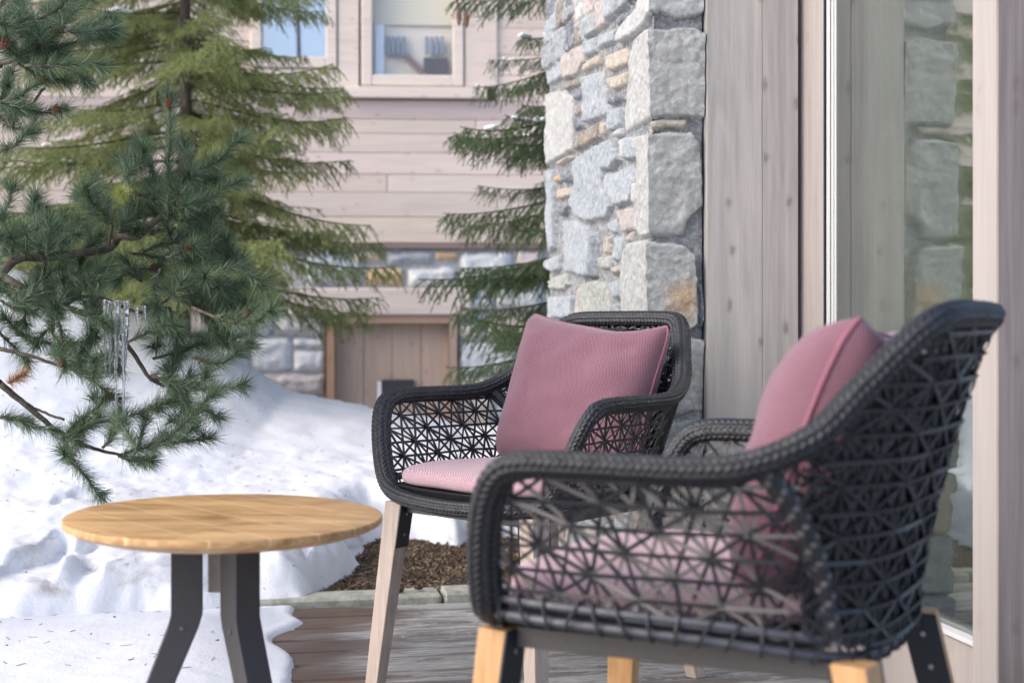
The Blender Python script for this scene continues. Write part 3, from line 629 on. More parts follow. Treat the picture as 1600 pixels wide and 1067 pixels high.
# ------------------------------------------------------------------ woven armchairs
RIM=[(0,.335,.418),(.12,.325,.422),(.20,.300,.430),(.238,.288,.452),(.262,.280,.50),(.284,.265,.565),(.298,.242,.612),(.300,.205,.631),(.297,.12,.634),(.288,.0,.634),(.277,-.065,.642),(.252,-.128,.672),(.222,-.170,.722),(.190,-.212,.772),(.165,-.236,.797),(.135,-.247,.806),(.06,-.250,.808),(0,-.251,.808)]
RIM=np.array(RIM); RIMF=np.concatenate([RIM[::-1],(RIM*np.array([-1,1,1]))[1:]])
def herring(P,rx,rz,up,ncol=9,pitch=.0085,depth=.0016,seg=54,closed=True,seed=0):
    L=np.linalg.norm(np.diff(P,axis=0),axis=1).sum(); n=int(L/.0016); P=catmull(P,n)
    s=np.linspace(0,L,n); up=P-np.array([0,.05,.30]) if up is None else np.asarray(up,float)
    if up.ndim==2: up[:,2]*=.35
    A,B,T=frames(P,up)
    ph=np.linspace(0,1,seg,endpoint=False); a=ph*2*np.pi
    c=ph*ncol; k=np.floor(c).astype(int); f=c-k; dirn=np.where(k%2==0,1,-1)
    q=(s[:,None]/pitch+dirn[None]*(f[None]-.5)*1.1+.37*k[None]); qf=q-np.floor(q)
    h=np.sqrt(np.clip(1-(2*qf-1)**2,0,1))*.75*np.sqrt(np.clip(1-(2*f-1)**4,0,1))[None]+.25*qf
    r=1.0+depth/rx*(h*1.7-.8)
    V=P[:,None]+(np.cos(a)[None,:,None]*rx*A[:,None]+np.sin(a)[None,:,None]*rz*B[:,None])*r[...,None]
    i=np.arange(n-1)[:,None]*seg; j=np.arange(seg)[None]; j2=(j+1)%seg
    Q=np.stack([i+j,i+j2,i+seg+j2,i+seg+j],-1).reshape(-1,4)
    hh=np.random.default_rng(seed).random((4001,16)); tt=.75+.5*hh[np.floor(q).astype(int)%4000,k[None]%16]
    col=(tt*(.25+1.25*h)).reshape(-1,1)*np.ones(3)  # strand crowns lightened, grooves darkened: weave highlights put into the colour
    return V.reshape(-1,3),Q,col
# wall surface between bottom curve and rim, u from right front round the back to left front
BOT=np.array([(.236,.285,.454),(.244,.20,.452),(.238,.10,.450),(.222,.0,.446),(.200,-.08,.438),(.160,-.135,.430),(.09,-.158,.424),(0,-.162,.422)])
TOP=RIM[4:]; NS=241
BOTF=np.concatenate([BOT,(BOT*[-1,1,1])[::-1][1:]]); TOPF=np.concatenate([TOP,(TOP*[-1,1,1])[::-1][1:]])
# matched parameterisation through key stations
bt=catmull(BOTF,400); tp=catmull(TOPF,400)
def par(P,keys): # map station u to arclength fraction
    s=np.concatenate([[0],np.cumsum(np.linalg.norm(np.diff(P,axis=0),axis=1))]); s/=s[-1]; return s
def station(P,fn): # fraction along P of the first point meeting fn
    i=np.argmax(fn(P)); return i/(len(P)-1)
kb=[0,station(bt,lambda p:p[:,1]<-.075),station(bt,lambda p:p[:,1]<-.150),.5]; kt=[0,station(tp,lambda p:p[:,1]<-.06),station(tp,lambda p:p[:,1]<-.236),.5]
ku=[0,.27,.37,.5]
ku=ku+[1-x for x in ku[::-1][1:]]; kb=kb+[1-x for x in kb[::-1][1:]]; kt=kt+[1-x for x in kt[::-1][1:]]
def lut(P,f): x=np.clip(f,0,1)*(len(P)-1); i=np.minimum(x.astype(int),len(P)-2); g=(x-i)[...,None]; return P[i]*(1-g)+P[i+1]*g
def surf(u,v):
    u=np.asarray(u,float);v=np.asarray(v,float)
    b=lut(bt,np.interp(u,ku,kb)); t=lut(tp,np.interp(u,ku,kt)); w=np.clip(v,0,1)[...,None]; wh=w**1.45
    P=b*(1-wh)+t*wh; P=np.concatenate([P[...,:2],(b*(1-w)+t*w)[...,2:3]],-1); return P
ug=np.linspace(0,1,600); sg=np.concatenate([[0],np.cumsum(np.linalg.norm(np.diff(surf(ug,np.full(600,.5)),axis=0),axis=1))]); SL=sg[-1]
zbu=surf(ug,np.zeros(600))[:,2]; ztu=surf(ug,np.ones(600))[:,2]
def SZ(s,z):
    u=np.interp(s,sg,ug); zb_=np.interp(u,ug,zbu); zt_=np.interp(u,ug,ztu); v=(z-zb_)/(zt_-zb_); return u,v
def nrm(u,v,e=.004):
    a=surf(u+e,v)-surf(u-e,v); b=surf(u,np.clip(v+.03,0,1))-surf(u,np.clip(v-.03,0,1)); n=np.cross(a,b); return n/(np.linalg.norm(n,axis=-1,keepdims=True)+1e-9)
def web(mb,s0,s1,off=0,a=.105,b=.029,ph=0,wd=.0025,seed=1,tan_glint=0,fam=None):
    r=np.random.default_rng(seed); fams=fam or [(1,0),(.5,1),(-.5,1),(0,2),(.5,3),(-.5,3)]
    rows=range(-2,20); cols=range(-2,int((s1-s0)/a)+3)
    jit={}
    for i in rows:
        for j in cols: jit[(i,j)]=(r.normal(0,.0016),r.normal(0,.0010))
    def node(c2,i):   # c2 in half steps
        j=int(math.floor((c2-(i%2))/2)); J=jit.get((i,j),(0,0)); return s0+ph+c2*a/2+J[0]+.0*i, .415+i*b+J[1]
    for i in rows:
        for j in cols:
            c2=2*j+(i%2)
            for fi,(dx,dy) in enumerate(fams):
                p=node(c2,i); q=node(c2+int(dx*2),i+dy)
                m_=7 if dy>0 else 5; t=np.linspace(-.04,1.04,m_); ss=p[0]+(q[0]-p[0])*t; zz=p[1]+(q[1]-p[1])*t
                u,v=SZ(ss,zz); ok=(ss>s0-.004)&(ss<s1+.004)&(v>-.03)&(v<1.0)&(u>.001)&(u<.999)
                if ok.sum()<3: continue
                # take longest contiguous run
                idx=np.where(ok)[0]; 
                if idx[-1]-idx[0]+1!=len(idx): continue
                u=u[idx];v=v[idx]; P=surf(u,v); Nn=nrm(u,v); o=off+(fi-2.5)*.0013
                P=P+Nn*o; T=np.gradient(P,axis=0); T/=np.linalg.norm(T,axis=1,keepdims=True)+1e-9; Sd=np.cross(T,Nn); h=.0008
                tw=r.normal(0,.25); Sd=Sd*math.cos(tw)+Nn*math.sin(tw)
                V=np.stack([P+Sd*wd+Nn*h,P-Sd*wd+Nn*h,P-Sd*wd-Nn*h,P+Sd*wd-Nn*h],1).reshape(-1,3); n=len(P)
                Q=[[4*k+c,4*k+(c+1)%4,4*k+4+(c+1)%4,4*k+4+c] for k in range(n-1) for c in range(4)]
                cl=np.ones(3)*r.uniform(.7,1.35)
                if tan_glint and (r.random()<tan_glint*(2.2 if fi in(1,4) else .6)): cl=np.array([16,13,9.5])*r.uniform(.5,1.0)  # tan straps: warm reflections put into the strap colour
                mb.add(V,Q,None,cl)
cache={}
def solid_leg(mb,P0_,P1_,w0,w1,ang,col=(1,1,1)):
    c,s=math.cos(ang),math.sin(ang); X_=np.array([c,s,0]);Y_=np.array([-s,c,0])
    q=lambda P,w:[np.array(P)+X_*a*w[0]/2+Y_*b*w[1]/2 for a,b in((-1,-1),(1,-1),(1,1),(-1,1))]
    mb.prism(0,0,np.array(q(P1_,w1)),np.array(q(P0_,w0)),col)
def make_chair(loc,hd,label,legmat,tan_glint):
    root=empty('woven_armchair',(loc[0],loc[1],0),hd-math.pi/2); tag(root,label,'armchair','woven armchairs on the deck')
    # rim
    up=np.array([0,0,1.])
    n=int(1e3); L=RIMF
    # upright reference: outward direction works all round
    
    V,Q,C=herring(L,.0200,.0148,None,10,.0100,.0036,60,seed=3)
    if tan_glint:  # near chair's rim lip stays without the tan highlight tint
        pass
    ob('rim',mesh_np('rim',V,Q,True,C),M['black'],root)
    # posts between arm and back panels
    for sg_ in(1,-1):
        u=.292 if sg_>0 else 1-.292; v=np.linspace(.0,.97,30); P=surf(u+(.050*(1-v)-.018)*(1 if sg_>0 else -1),v)
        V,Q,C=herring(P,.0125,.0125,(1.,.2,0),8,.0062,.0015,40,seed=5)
        if tan_glint and sg_<0: C=C*np.where(np.random.default_rng(2).random((len(C),1))<.0,1,1); k=(np.arange(len(C))//40//4*7+np.arange(len(C))%40//5)%4==0; C[k]=C[k]*np.array([9,7.5,6])  # dotted tan highlights put into the post's fibre colour
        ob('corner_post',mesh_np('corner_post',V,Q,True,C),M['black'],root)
    sA=np.interp(.292,ug,sg); sB=np.interp(1-.292,ug,sg)
    mb=MB(); web(mb,.012,sA,seed=11); mb.build('side_panel',M['black'],root)
    mb=MB(); web(mb,sB,SL-.012,seed=12,tan_glint=tan_glint); mb.build('side_panel',M['black'],root)
    mb=MB(); web(mb,sA,sB,seed=13,tan_glint=0); web(mb,sA,sB,off=-.009,ph=.02,seed=14); web(mb,sA,sB,off=.007,ph=.045,a=.08,b=.026,seed=15,fam=[(.5,1),(-.5,1),(0,2),(1,0)]); mb.build('back_panel',M['black'],root)
    # lower rails round the shell with wrapped fibre
    mb=MB()
    for dz,dn,rr_ in((.004,.0,.006),(-.016,-.004,.0065)):
        P=catmull(BOTF,160); P=P+np.array([0,0,dz]); ctr=np.array([0,.08,0]); q=P-ctr; q[:,2]=0; q/=np.linalg.norm(q,axis=1,keepdims=True); mb.tube(P+q*dn,rr_,8,(4,3.8,3.7))
    P=catmull(BOTF,260)
    for i in range(3,257,int(7)):
        c=P[i]+np.array([0,0,-.006]); T=P[i+1]-P[i-1]; T/=np.linalg.norm(T); nv=np.cross(T,[0,0,1]); nv/=np.linalg.norm(nv); a=np.linspace(0,2*np.pi,13)
        sl_=rng.uniform(-.014,.014); L_=np.array([c+nv*.009*math.cos(x)+np.array([0,0,.019*math.sin(x)])+T*sl_*math.sin(x) for x in a]); mb.tube(L_,.0022,5,np.ones(3)*rng.uniform(.8,1.4),cap=False)
    mb.build('lower_rail',M['black'],root)
    # seat deck (woven, under the cushion) + shell underside
    prof=catmull(np.concatenate([BOTF[::1],np.array([(-.20,.300,.430),(-.1,.325,.428),(0,.332,.428),(.1,.325,.428),(.20,.300,.430),(.236,.285,.44)])]),160)
    mb=MB(); c=np.array([0,.08,.428])
    for zz,fl in((.446,0),(.424,1)):
        ring=prof.copy(); ring[:,:2]=c[:2]+(ring[:,:2]-c[:2])*(.985 if fl==0 else .93); ring[:,2]=zz
        Vr=np.concatenate([ring,[[0,.08,zz]]]); n=len(ring); T=[[n,i,(i+1)%n] if fl==0 else [n,(i+1)%n,i] for i in range(n)]; mb.add(Vr,None,T)
    r1=prof.copy(); r1[:,:2]=c[:2]+(r1[:,:2]-c[:2])*.985; r1[:,2]=.446; r2=prof.copy(); r2[:,:2]=c[:2]+(r2[:,:2]-c[:2])*.93; r2[:,2]=.424; n=len(prof)
    mb.add(np.concatenate([r1,r2]),[[i,n+i,n+(i+1)%n,(i+1)%n] for i in range(n)]); mb.build('seat_base',M['black'],root)
    # under-frame bars
    T_=(.196,.288);U_=(.166,-.150); mb=MB(); zc=.402
    pts=[(T_[0],T_[1]),(-T_[0],T_[1]),(-U_[0],U_[1]),(U_[0],U_[1])]
    for i in range(4):
        a=np.array(pts[i]);b=np.array(pts[(i+1)%4]); d=b-a; Ln=np.linalg.norm(d); an=math.atan2(d[1],d[0]); c_=(a+b)/2
        bow=.03 if i==0 else 0
        mb.box((c_[0],c_[1],zc),(Ln/2-.018,.004,.0130),Matrix.Rotation(an,3,'Z'),bev=.001)
    P=catmull([(.205,.292,.413),(.12,.318,.409),(0,.330,.406),(-.12,.318,.409),(-.205,.292,.413)],40); mb.tube(P,.006,8)
    mb.build('base_frame',M['metal'],root)
    for (tx,ty,fx2,fy2,fr_) in((.196,.292,.236,.328,1),(-.196,.292,-.236,.328,1),(.166,-.152,.212,-.240,0),(-.166,-.152,-.212,-.240,0)):
        mb=MB(); sx=1 if tx>0 else -1; top=np.array([tx,ty,.412]); ft=np.array([fx2,fy2,.0]); mb2=MB()
        ang=sx*R(8); solid_leg(mb,top,ft,(.044,.044),(.032,.032),ang); lg=mb.build('leg',legmat,root)
        bvl=lg.modifiers.new('b','BEVEL'); bvl.width=.002; bvl.segments=2
        # folded bracket on the inner side and on the side facing along the rail
        mb=MB(); k=.098/.408; low=top+(ft-top)*k
        for dx,dy,wx_,wy_ in((-sx*.0235,0,.003,.0445),(0,(-.0235 if fr_ else .0235),.0445,.003)):
            c,s=math.cos(ang),math.sin(ang); off=np.array([c*dx-s*dy,s*dx+c*dy,0]); 
            solid_leg(mb,top+off,low+off*(1-.2*k)+0,(wx_,wy_),(wx_,wy_*.94),ang)
        br=mb.build('bracket',M['plate'],lg)
        c,s=math.cos(ang),math.sin(ang)
        for q in(.28,.72):
            p=top+(low-top)*q; dy=(-.0258 if fr_ else .0258)
            for dx_,dy_ in((0,dy),(-sx*.0258,0)):
                e=np.array([c*dx_-s*dy_,s*dx_+c*dy_,0]); e2=e/np.linalg.norm(e); mb=MB(); mb.tube([p+e-e2*.001,p+e+e2*.0009],.0035,10); mb.build('screw',M['screw'],lg)
    return root
CH0=((.0968,3.0725),3.96934); CH1=((.3375,1.7871),2.63877)
chair0=make_chair(*CH0,'black woven armchair in front of the stone wall, standing on grey weathered legs',M['leg_far'],0)
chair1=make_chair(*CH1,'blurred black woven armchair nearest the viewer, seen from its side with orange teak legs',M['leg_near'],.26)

# ------------------------------------------------------------------ cushions
def seat_cushion(chair,label,dz=.009):
    out=catmull(np.array([(0,.318,0),(.12,.308,0),(.195,.285,0),(.218,.235,0),(.222,.12,0),(.208,0,0),(.185,-.08,0),(.14,-.13,0),(0,-.145,0)]),90)
    out=np.concatenate([out,(out*[-1,1,1])[::-1][1:-1]]); n=len(out); c=np.array([0,.09,0]); rings=[];uv=[]
    prof=[(.94,.440),(.985,.443),(1.0,.452),(1.0,.460),(.985,.469),(.95,.475),(.85,.481),(.6,.486),(.3,.487),(.02,.486)]
    for k,z in prof:
        q=c+(out-c)*k; q[:,2]=z+.003*np.sin(q[:,0]*23)*np.cos(q[:,1]*17); rings.append(q); uv.append(q[:,:2])
    V=np.concatenate(rings); Q=[[r*n+i,r*n+(i+1)%n,(r+1)*n+(i+1)%n,(r+1)*n+i] for r in range(len(prof)-1) for i in range(n)]
    me=mesh_np('seat_cushion',V,[np.array(Q),],True,None,np.concatenate(uv)+np.concatenate(rings)[:,2:3]*1.0)
    o=ob('seat_cushion',me,M['seat'],None,loc=(*chair[0],dz),rot=(0,0,chair[1]-math.pi/2)); tag(o,label,'seat cushion','pale pink seat cushions'); 
    s_=o.modifiers.new('s','SUBSURF'); s_.levels=1; s_.render_levels=1
    return o
seat_cushion(CH0,'pale pink seat cushion on the far chair, under the upright rose pillow')
seat_cushion(CH1,'blurred pale pink seat cushion inside the near chair, seen through its woven side')
def pillow(chair,label,c,size,hgt,lean,roll,yaw,th=.15,seed=0,sag=.03,fold=0):
    n=72; g=np.linspace(-1,1,n); U,Vv=np.meshgrid(g,g,indexing='ij'); e=1-np.maximum(abs(U),abs(Vv))
    pin=1-.075*(1-Vv**2)*np.abs(U)**3, 1-.075*(1-U**2)*np.abs(Vv)**3
    X=U*size/2*pin[0]; Z=Vv*hgt/2*pin[1]; Z=Z+.006*np.sin(U*4.2+seed)*np.clip(Vv,0,1)**3-sag*(1-U**2)*np.clip(Vv,0,1)**2
    cr_=1-.085*(np.abs(U)**6*np.abs(Vv)**6); X=X*cr_; Z=Z*cr_
    T=th/2*np.clip((1-U**4)*(1-Vv**4),0,1)**.62
    wr=.019*fbm(U*1.4+5,Vv*1.7+2,3,90+seed)*np.clip(e*4,0,1)+.0012*np.sin(9*Vv+5*U+seed)*np.exp(-((abs(U)-.8)/.22)**2)*np.clip(e*5,0,1)
    bend=-.10*(X**2)/size*2 
    Vf=np.stack([X,T+wr+bend*0+.002,Z],-1); Vb=np.stack([X,-T-wr-.002,Z],-1)
    if fold: 
        for q in(Vf,Vb): q[...,1]+=fold*np.clip(Vv,0,1)**2
    V=np.concatenate([Vf.reshape(-1,3),Vb.reshape(-1,3)]); F1=grid_faces(n,n); F2=F1[:,::-1]+n*n
    b=np.concatenate([np.arange(n)*n, (n-1)*n+np.arange(1,n), (np.arange(n-2,-1,-1))*n+n-1, np.arange(n-2,0,-1)])
    nb=len(b); Fe=np.array([[b[i],b[(i+1)%nb],n*n+b[(i+1)%nb],n*n+b[i]] for i in range(nb)])
    du=np.concatenate([np.zeros((1,n)),np.cumsum(np.linalg.norm(np.diff(Vf,axis=0),axis=2),0)]); dv_=np.concatenate([np.zeros((n,1)),np.cumsum(np.linalg.norm(np.diff(Vf,axis=1),axis=2),1)],1)
    uv=np.concatenate([np.stack([du-du[n//2],dv_-dv_[:,n//2:n//2+1]],-1).reshape(-1,2)]*2)
    me=mesh_np('pillow',V,[np.concatenate([F1[:,::-1],F2[:,::-1],Fe])],True,None,uv)
    o=ob('pillow',me,M['pillow']); 
    Mx=Matrix.Translation((*chair[0],0))@Matrix.Rotation(chair[1]-math.pi/2,4,'Z')@Matrix.Translation(c)@Matrix.Rotation(yaw,4,'Z')@Matrix.Rotation(lean,4,'X')@Matrix.Rotation(roll,4,'Y')
    o.matrix_world=Mx; tag(o,label,'pillow','rose throw pillows'); 
    # piped seam
    P=(Vf.reshape(-1,3)[b]+Vb.reshape(-1,3)[b])/2; P=np.concatenate([P,P[:1]]); mb=MB(); mb.tube(P,.0032,7,cap=False); sm_=mb.build('seam',M['seam'],o,True)
    return o
M['seam']=simple('rose seam',(.30,.115,.16),.9,0,.3,400)
pillow(CH0,'rose pink pillow standing upright against the back of the far chair',(.0,-.085,.642),.43,.375,R(17),R(-5),R(0),seed=1)
pillow(CH1,'blurred rose pillow leaning on the back of the near chair beside the glazed door',(.0,-.088,.642),.41,.38,R(18),R(2),R(0),.17,seed=2,fold=-.02)

# ------------------------------------------------------------------ side table
TC=np.array([-.457,2.17]); tb=empty('side_table',(TC[0],TC[1],0)); tag(tb,'round orange teak side table on splayed graphite legs, standing in the snow','side table')
m=NT('oiled teak top'); co=m.coord('Object',(.07,1.,1.),rot=(0,0,R(46))); v1=m.noise(co,44,6,.65,.8); f1=m.noise(co,230,5,.75); bl=m.noise(m.coord('Object',(1,2.4,1),rot=(0,0,R(8)),loc=(1.2,.3,0)),5.5,5,.65,.9)
sx_=m.n('ShaderNodeSeparateXYZ',i_0=m.coord('Object',(1,1,1),rot=(0,0,R(46)))); st_=m.math('MULTIPLY',sx_.outputs[1],13.0); idx=m.math('FLOOR',st_); fr_=m.math('FRACT',st_)
wn=m.n('ShaderNodeTexWhiteNoise',noise_dimensions='1D',i_W=idx).outputs[0]
c=m.ramp(v1,[(.33,(.30,.15,.05)),(.48,(.55,.325,.135)),(.64,(.74,.49,.24))])
c=m.mix(m.math('MULTIPLY',wn,.5),c,(.60,.36,.15)); c=m.mix(m.ramp(bl,[(.48,0.),(.64,.72)]),c,(.22,.115,.04)); c=m.mix(m.ramp(f1,[(.4,0.),(.75,.5)]),c,(.36,.17,.05))
ln_=m.ramp(fr_,[(.0,1.),(.06,0.)]); c=m.mix(m.math('MULTIPLY',ln_,.75),c,(.85,.62,.36))
m.set(Base_Color=c,Roughness=.42,Specular_IOR_Level=.4); m.bump(f1,.15,.001); M['teak']=m.m
prof=[(.0,.497),(.15,.497),(.2480,.497),(.2500,.4962),(.2508,.4945),(.251,.490),(.2506,.4865),(.2495,.4855),(.236,.479),(.215,.4725),(.18,.4670),(.0,.4665)]
n=120; a=np.linspace(0,2*np.pi,n,endpoint=False); V=[];
for r_,z in prof[1:-1]: V.append(np.stack([r_*np.cos(a),r_*np.sin(a),np.full(n,z)],1))
V=np.concatenate(V+[np.array([[0,0,.497],[0,0,.465]])]); k=len(prof)-2
Q=np.array([[r*n+i,(r+1)*n+i,(r+1)*n+(i+1)%n,r*n+(i+1)%n] for r in range(k-1) for i in range(n)]); T=np.array([[k*n,i,(i+1)%n] for i in range(n)]+[[k*n+1,(k-1)*n+(i+1)%n,(k-1)*n+i] for i in range(n)])
me=mesh_np('tabletop',V,[Q,T],True); tt=ob('tabletop',me,M['teak'],tb); tt.scale=(.98,.98,1); tt.rotation_euler=(R(.5),R(.7),0)
es=tt.modifiers.new('e','EDGE_SPLIT'); es.split_angle=R(35)
for az in(192,312,72):
    a=R(az); d=np.array([math.cos(a),math.sin(a),0]); t=np.array([-math.sin(a),math.cos(a),0]); mb=MB()
    st=[(.4645,.030,.078,.043),(.40,.030,.078,.043),(.345,.030,.078,.043),(.325,.036,.083,.043),(.0,.172,.205,.036)]
    ring=[[d*ri-t*w/2+[0,0,z],d*ro-t*w/2+[0,0,z],d*ro+t*w/2+[0,0,z],d*ri+t*w/2+[0,0,z]] for z,ri,ro,w in st]
    V=np.array(ring).reshape(-1,3); Q=[[0,1,2,3],[16,19,18,17]]+[[4*k+i,4*k+4+i,4*k+4+(i+1)%4,4*k+(i+1)%4] for k in range(4) for i in range(4)]
    mb.add(V,Q); lg=mb.build('leg',M['legmetal'],tb); b_=lg.modifiers.new('b','BEVEL'); b_.width=.0015; b_.segments=2
    mb=MB(); p=d*.06-t*(.0218 if az==192 else -.0218)+np.array([0,0,.33])
    p=d*.062+t*(.0222 if az==192 else -.0222)+np.array([0,0,.325]); mb.tube([p-t*(.001 if az==192 else -.001),p+t*(.0012 if az==192 else -.0012)],.003,10); mb.build('screw',M['screw'],lg)
mb=MB(); mb.box((-.0135,.03,.42),(.0135,.0135,.05),None,(1.25,1.3,1.35),bev=.002); mb.build('centre_post',simple('pale wood spindle',(.62,.55,.47),.8,0,.12,90),tb)

# ------------------------------------------------------------------ conifers
def unit(v): return v/(np.linalg.norm(v,axis=-1,keepdims=True)+1e-12)
def needles(P,D,L,w,col,quad=False):
    r=rng; n=len(P); S_=unit(np.cross(D,r.normal(size=(n,3)))); w=np.broadcast_to(w,(n,))[:,None]
    V=np.stack([P-S_*w,P+S_*w,P+D*L[:,None]],1).reshape(-1,3); T=np.arange(3*n).reshape(-1,3); return V,T,np.repeat(col,3,0)
def segs_needles(A,B,dens,L,w,spread,cols,r,tipdir=None):
    ln=np.linalg.norm(B-A,axis=1); cnt=np.maximum(1,(ln*dens).astype(int)); idx=np.repeat(np.arange(len(A)),cnt); t=r.random(len(idx))[:,None]
    P=A[idx]*(1-t)+B[idx]*t; ax=unit(B-A)[idx]; q=unit(np.cross(ax,r.normal(size=ax.shape))); sp=spread*(1+.3*r.normal(size=(len(idx),1)))
    D=unit(ax*np.cos(sp)+q*np.sin(sp)); Ln=L*r.uniform(.7,1.15,len(idx)); return needles(P,D,Ln,w,cols[r.integers(0,len(cols),len(idx))])
def segs_tubes(A,B,ra,rb,k=4):
    T=unit(B-A); a=unit(np.cross(T,np.array([.31,.2,.93]))); b=np.cross(T,a); V=[]
    for P,r_ in((A,ra),(B,rb)):
        for i in range(k): an=2*np.pi*i/k; V.append(P+(a*math.cos(an)+b*math.sin(an))*np.broadcast_to(r_,(len(A),))[:,None])
    V=np.stack(V,1).reshape(-1,3); base=np.arange(len(A))[:,None,None]*2*k
    Q=(base+np.array([[i,(i+1)%k,k+(i+1)%k,k+i] for i in range(k)])[None]).reshape(-1,4); return V,Q
GREEN_L=np.array([(.35,.41,.15),(.42,.48,.18),(.26,.32,.12),(.50,.53,.24),(.21,.26,.10)])
GREEN_D=np.array([(.105,.17,.08),(.14,.21,.095),(.07,.12,.06),(.19,.26,.12),(.08,.15,.08)])
def leafmat(name):
    m=NT(name); c=m.attr(); tr=m.n('ShaderNodeBsdfTranslucent',i_Color=c); m.set(Base_Color=c,Roughness=.55,Specular_IOR_Level=.35); mx=m.n('ShaderNodeMixShader'); mx.inputs[0].default_value=.22
    m.l(m.b.outputs[0],mx.inputs[1]); m.l(tr.outputs[0],mx.inputs[2]); m.l(mx.outputs[0],m.out.inputs[0]); return m.m
M['needle']=leafmat('conifer needles'); M['bark']=NT('bark'); m=M['bark']; n=m.noise(m.coord('Object',(1,1,.4)),50,6,.75); m.set(Base_Color=m.mix(1.0,m.ramp(n,[(.3,(.05,.038,.03)),(.55,(.12,.095,.075)),(.75,(.22,.19,.16))]),m.attr(),'MULTIPLY'),Roughness=.9); m.bump(n,.8,.006); M['bark']=m.m
def spruce_branch(seed,L,cols,hang=.5):
    r=np.random.default_rng(seed); n=22; t=np.linspace(0,1,n); lim=np.stack([t*L,.04*np.sin(t*5+seed)*t,-.22*L*t**1.3+.16*L*t**3],1)
    A=[lim[:-1]];B=[lim[1:]]; rad=[(.009*(1-t[:-1])+.0022)]
    NA=[lim[7:-1]];NB=[lim[8:]]
    def sub(p,d,l,lev,hg):
        m_=max(2,int(l/.03)); q=np.linspace(0,1,m_+1)[:,None]; tw=p+d*q*l+np.array([0,0,-1.])*hg*l*q**1.6
        A.append(tw[:-1]);B.append(tw[1:]);rad.append(np.full(m_,.0012 if lev else .0015)); NA.append(tw[:-1]);NB.append(tw[1:])
        if lev==0:
            x=.15
            while x<.95:
                k=np.array([np.interp(x,q[:,0],tw[:,c]) for c in range(3)]); ax=unit(tw[-1]-tw[0])
                for s2 in(-1,1):
                    if r.random()<.22: continue
                    sd=unit(np.cross(ax,[0,0,1.]))*s2; dd=unit(ax*.75+sd*.55+np.array([0,0,-.25])); sub(k,dd,r.uniform(.04,.10)*(1.15-x*.6),1,r.uniform(.3,1.0)*hang*1.6)
                x+=.045/l*r.uniform(.8,1.3)
    s=.14*L
    while s<L*.99:
        f=s/L; p=np.array([np.interp(f,t,lim[:,k]) for k in range(3)])
        for sd in(-1,1):
            if r.random()<.12: continue
            tl=(.34*L)*(1-f)**.6*r.uniform(.45,1.15)+.04; an=R(50+r.normal(0,9)); sub(p,unit(np.array([math.cos(an),sd*math.sin(an),-.10+r.normal(0,.14)])),tl,0,hang*r.uniform(.4,1.1))
        s+=r.uniform(.034,.055)
    A=np.concatenate(A);B=np.concatenate(B);rad=np.concatenate(rad); V1,Q1=segs_tubes(A,B,rad,rad*.85,3); c1=np.tile([.13,.12,.06],(len(V1),1))
    V2,T2,c2=segs_needles(np.concatenate(NA),np.concatenate(NB),760,.0125,.0014,.85,cols,r)
    return mesh_np('branch',np.concatenate([V1,V2]),[Q1,T2+len(V1)],False,np.concatenate([c1,c2]))
def spruce(name_label,base,height,rad,cols,seed,zmin,zmax,lean=0,nper=7,step=.12,azs=None,hang=.5,top_r=.055):
    root=empty('spruce_tree',base); tag(root,name_label,'tree'); r=np.random.default_rng(seed)
    mb=MB(); P=np.array([[.02*math.sin(z*1.3),.01*math.cos(z*2),z] for z in np.linspace(0,height,24)]); mb.tube(P,np.linspace(top_r,.006,24),12); mb.build('trunk',M['bark'],root,True)
    var=[spruce_branch(seed*10+k,1.0,cols,hang) for k in range(4)]
    z=zmin; k=0
    while z<zmax:
        f=1-max(0,(z-zmin))/(height-zmin); Lr=rad*(f**.75)
        for i in range(nper):
            az=r.uniform(0,2*np.pi)
            if k>=99: break
            o=ob('branch',var[k%4],M['needle'],root); o.location=(0,0,z+r.uniform(-.05,.05)); s_=Lr*r.uniform(.72,1.12); o.scale=(s_,s_,s_); o.rotation_euler=(r.normal(0,.12),R(4)+r.normal(0,.1),az); k+=1
        z+=step
    return root
def gz(x,y): return float(snow_h(np.array([[x]]),np.array([[y]]))[0,0])
spruce('yellow green spruce with drooping twigs in front of the plank chalet wall, at left',(-1.50,6.25,gz(-1.5,6.25)-.1),4.2,1.0,GREEN_L,1,.44,2.05,nper=9,step=.150,hang=.38,top_r=.036)
spruce('dark green snow flecked spruce standing half hidden behind the stone wall corner',(.42,5.6,gz(.42,5.6)-.1),4.4,.84,GREEN_D,2,.62,2.7,nper=7,step=.14,hang=.5,top_r=.05)
spruce('dark spruce left of view, seen only mirrored in the glazed door',(-3.5,7.2,-.6),4.6,1.2,GREEN_D,3,.6,3.4,nper=5,step=.2,hang=.5)
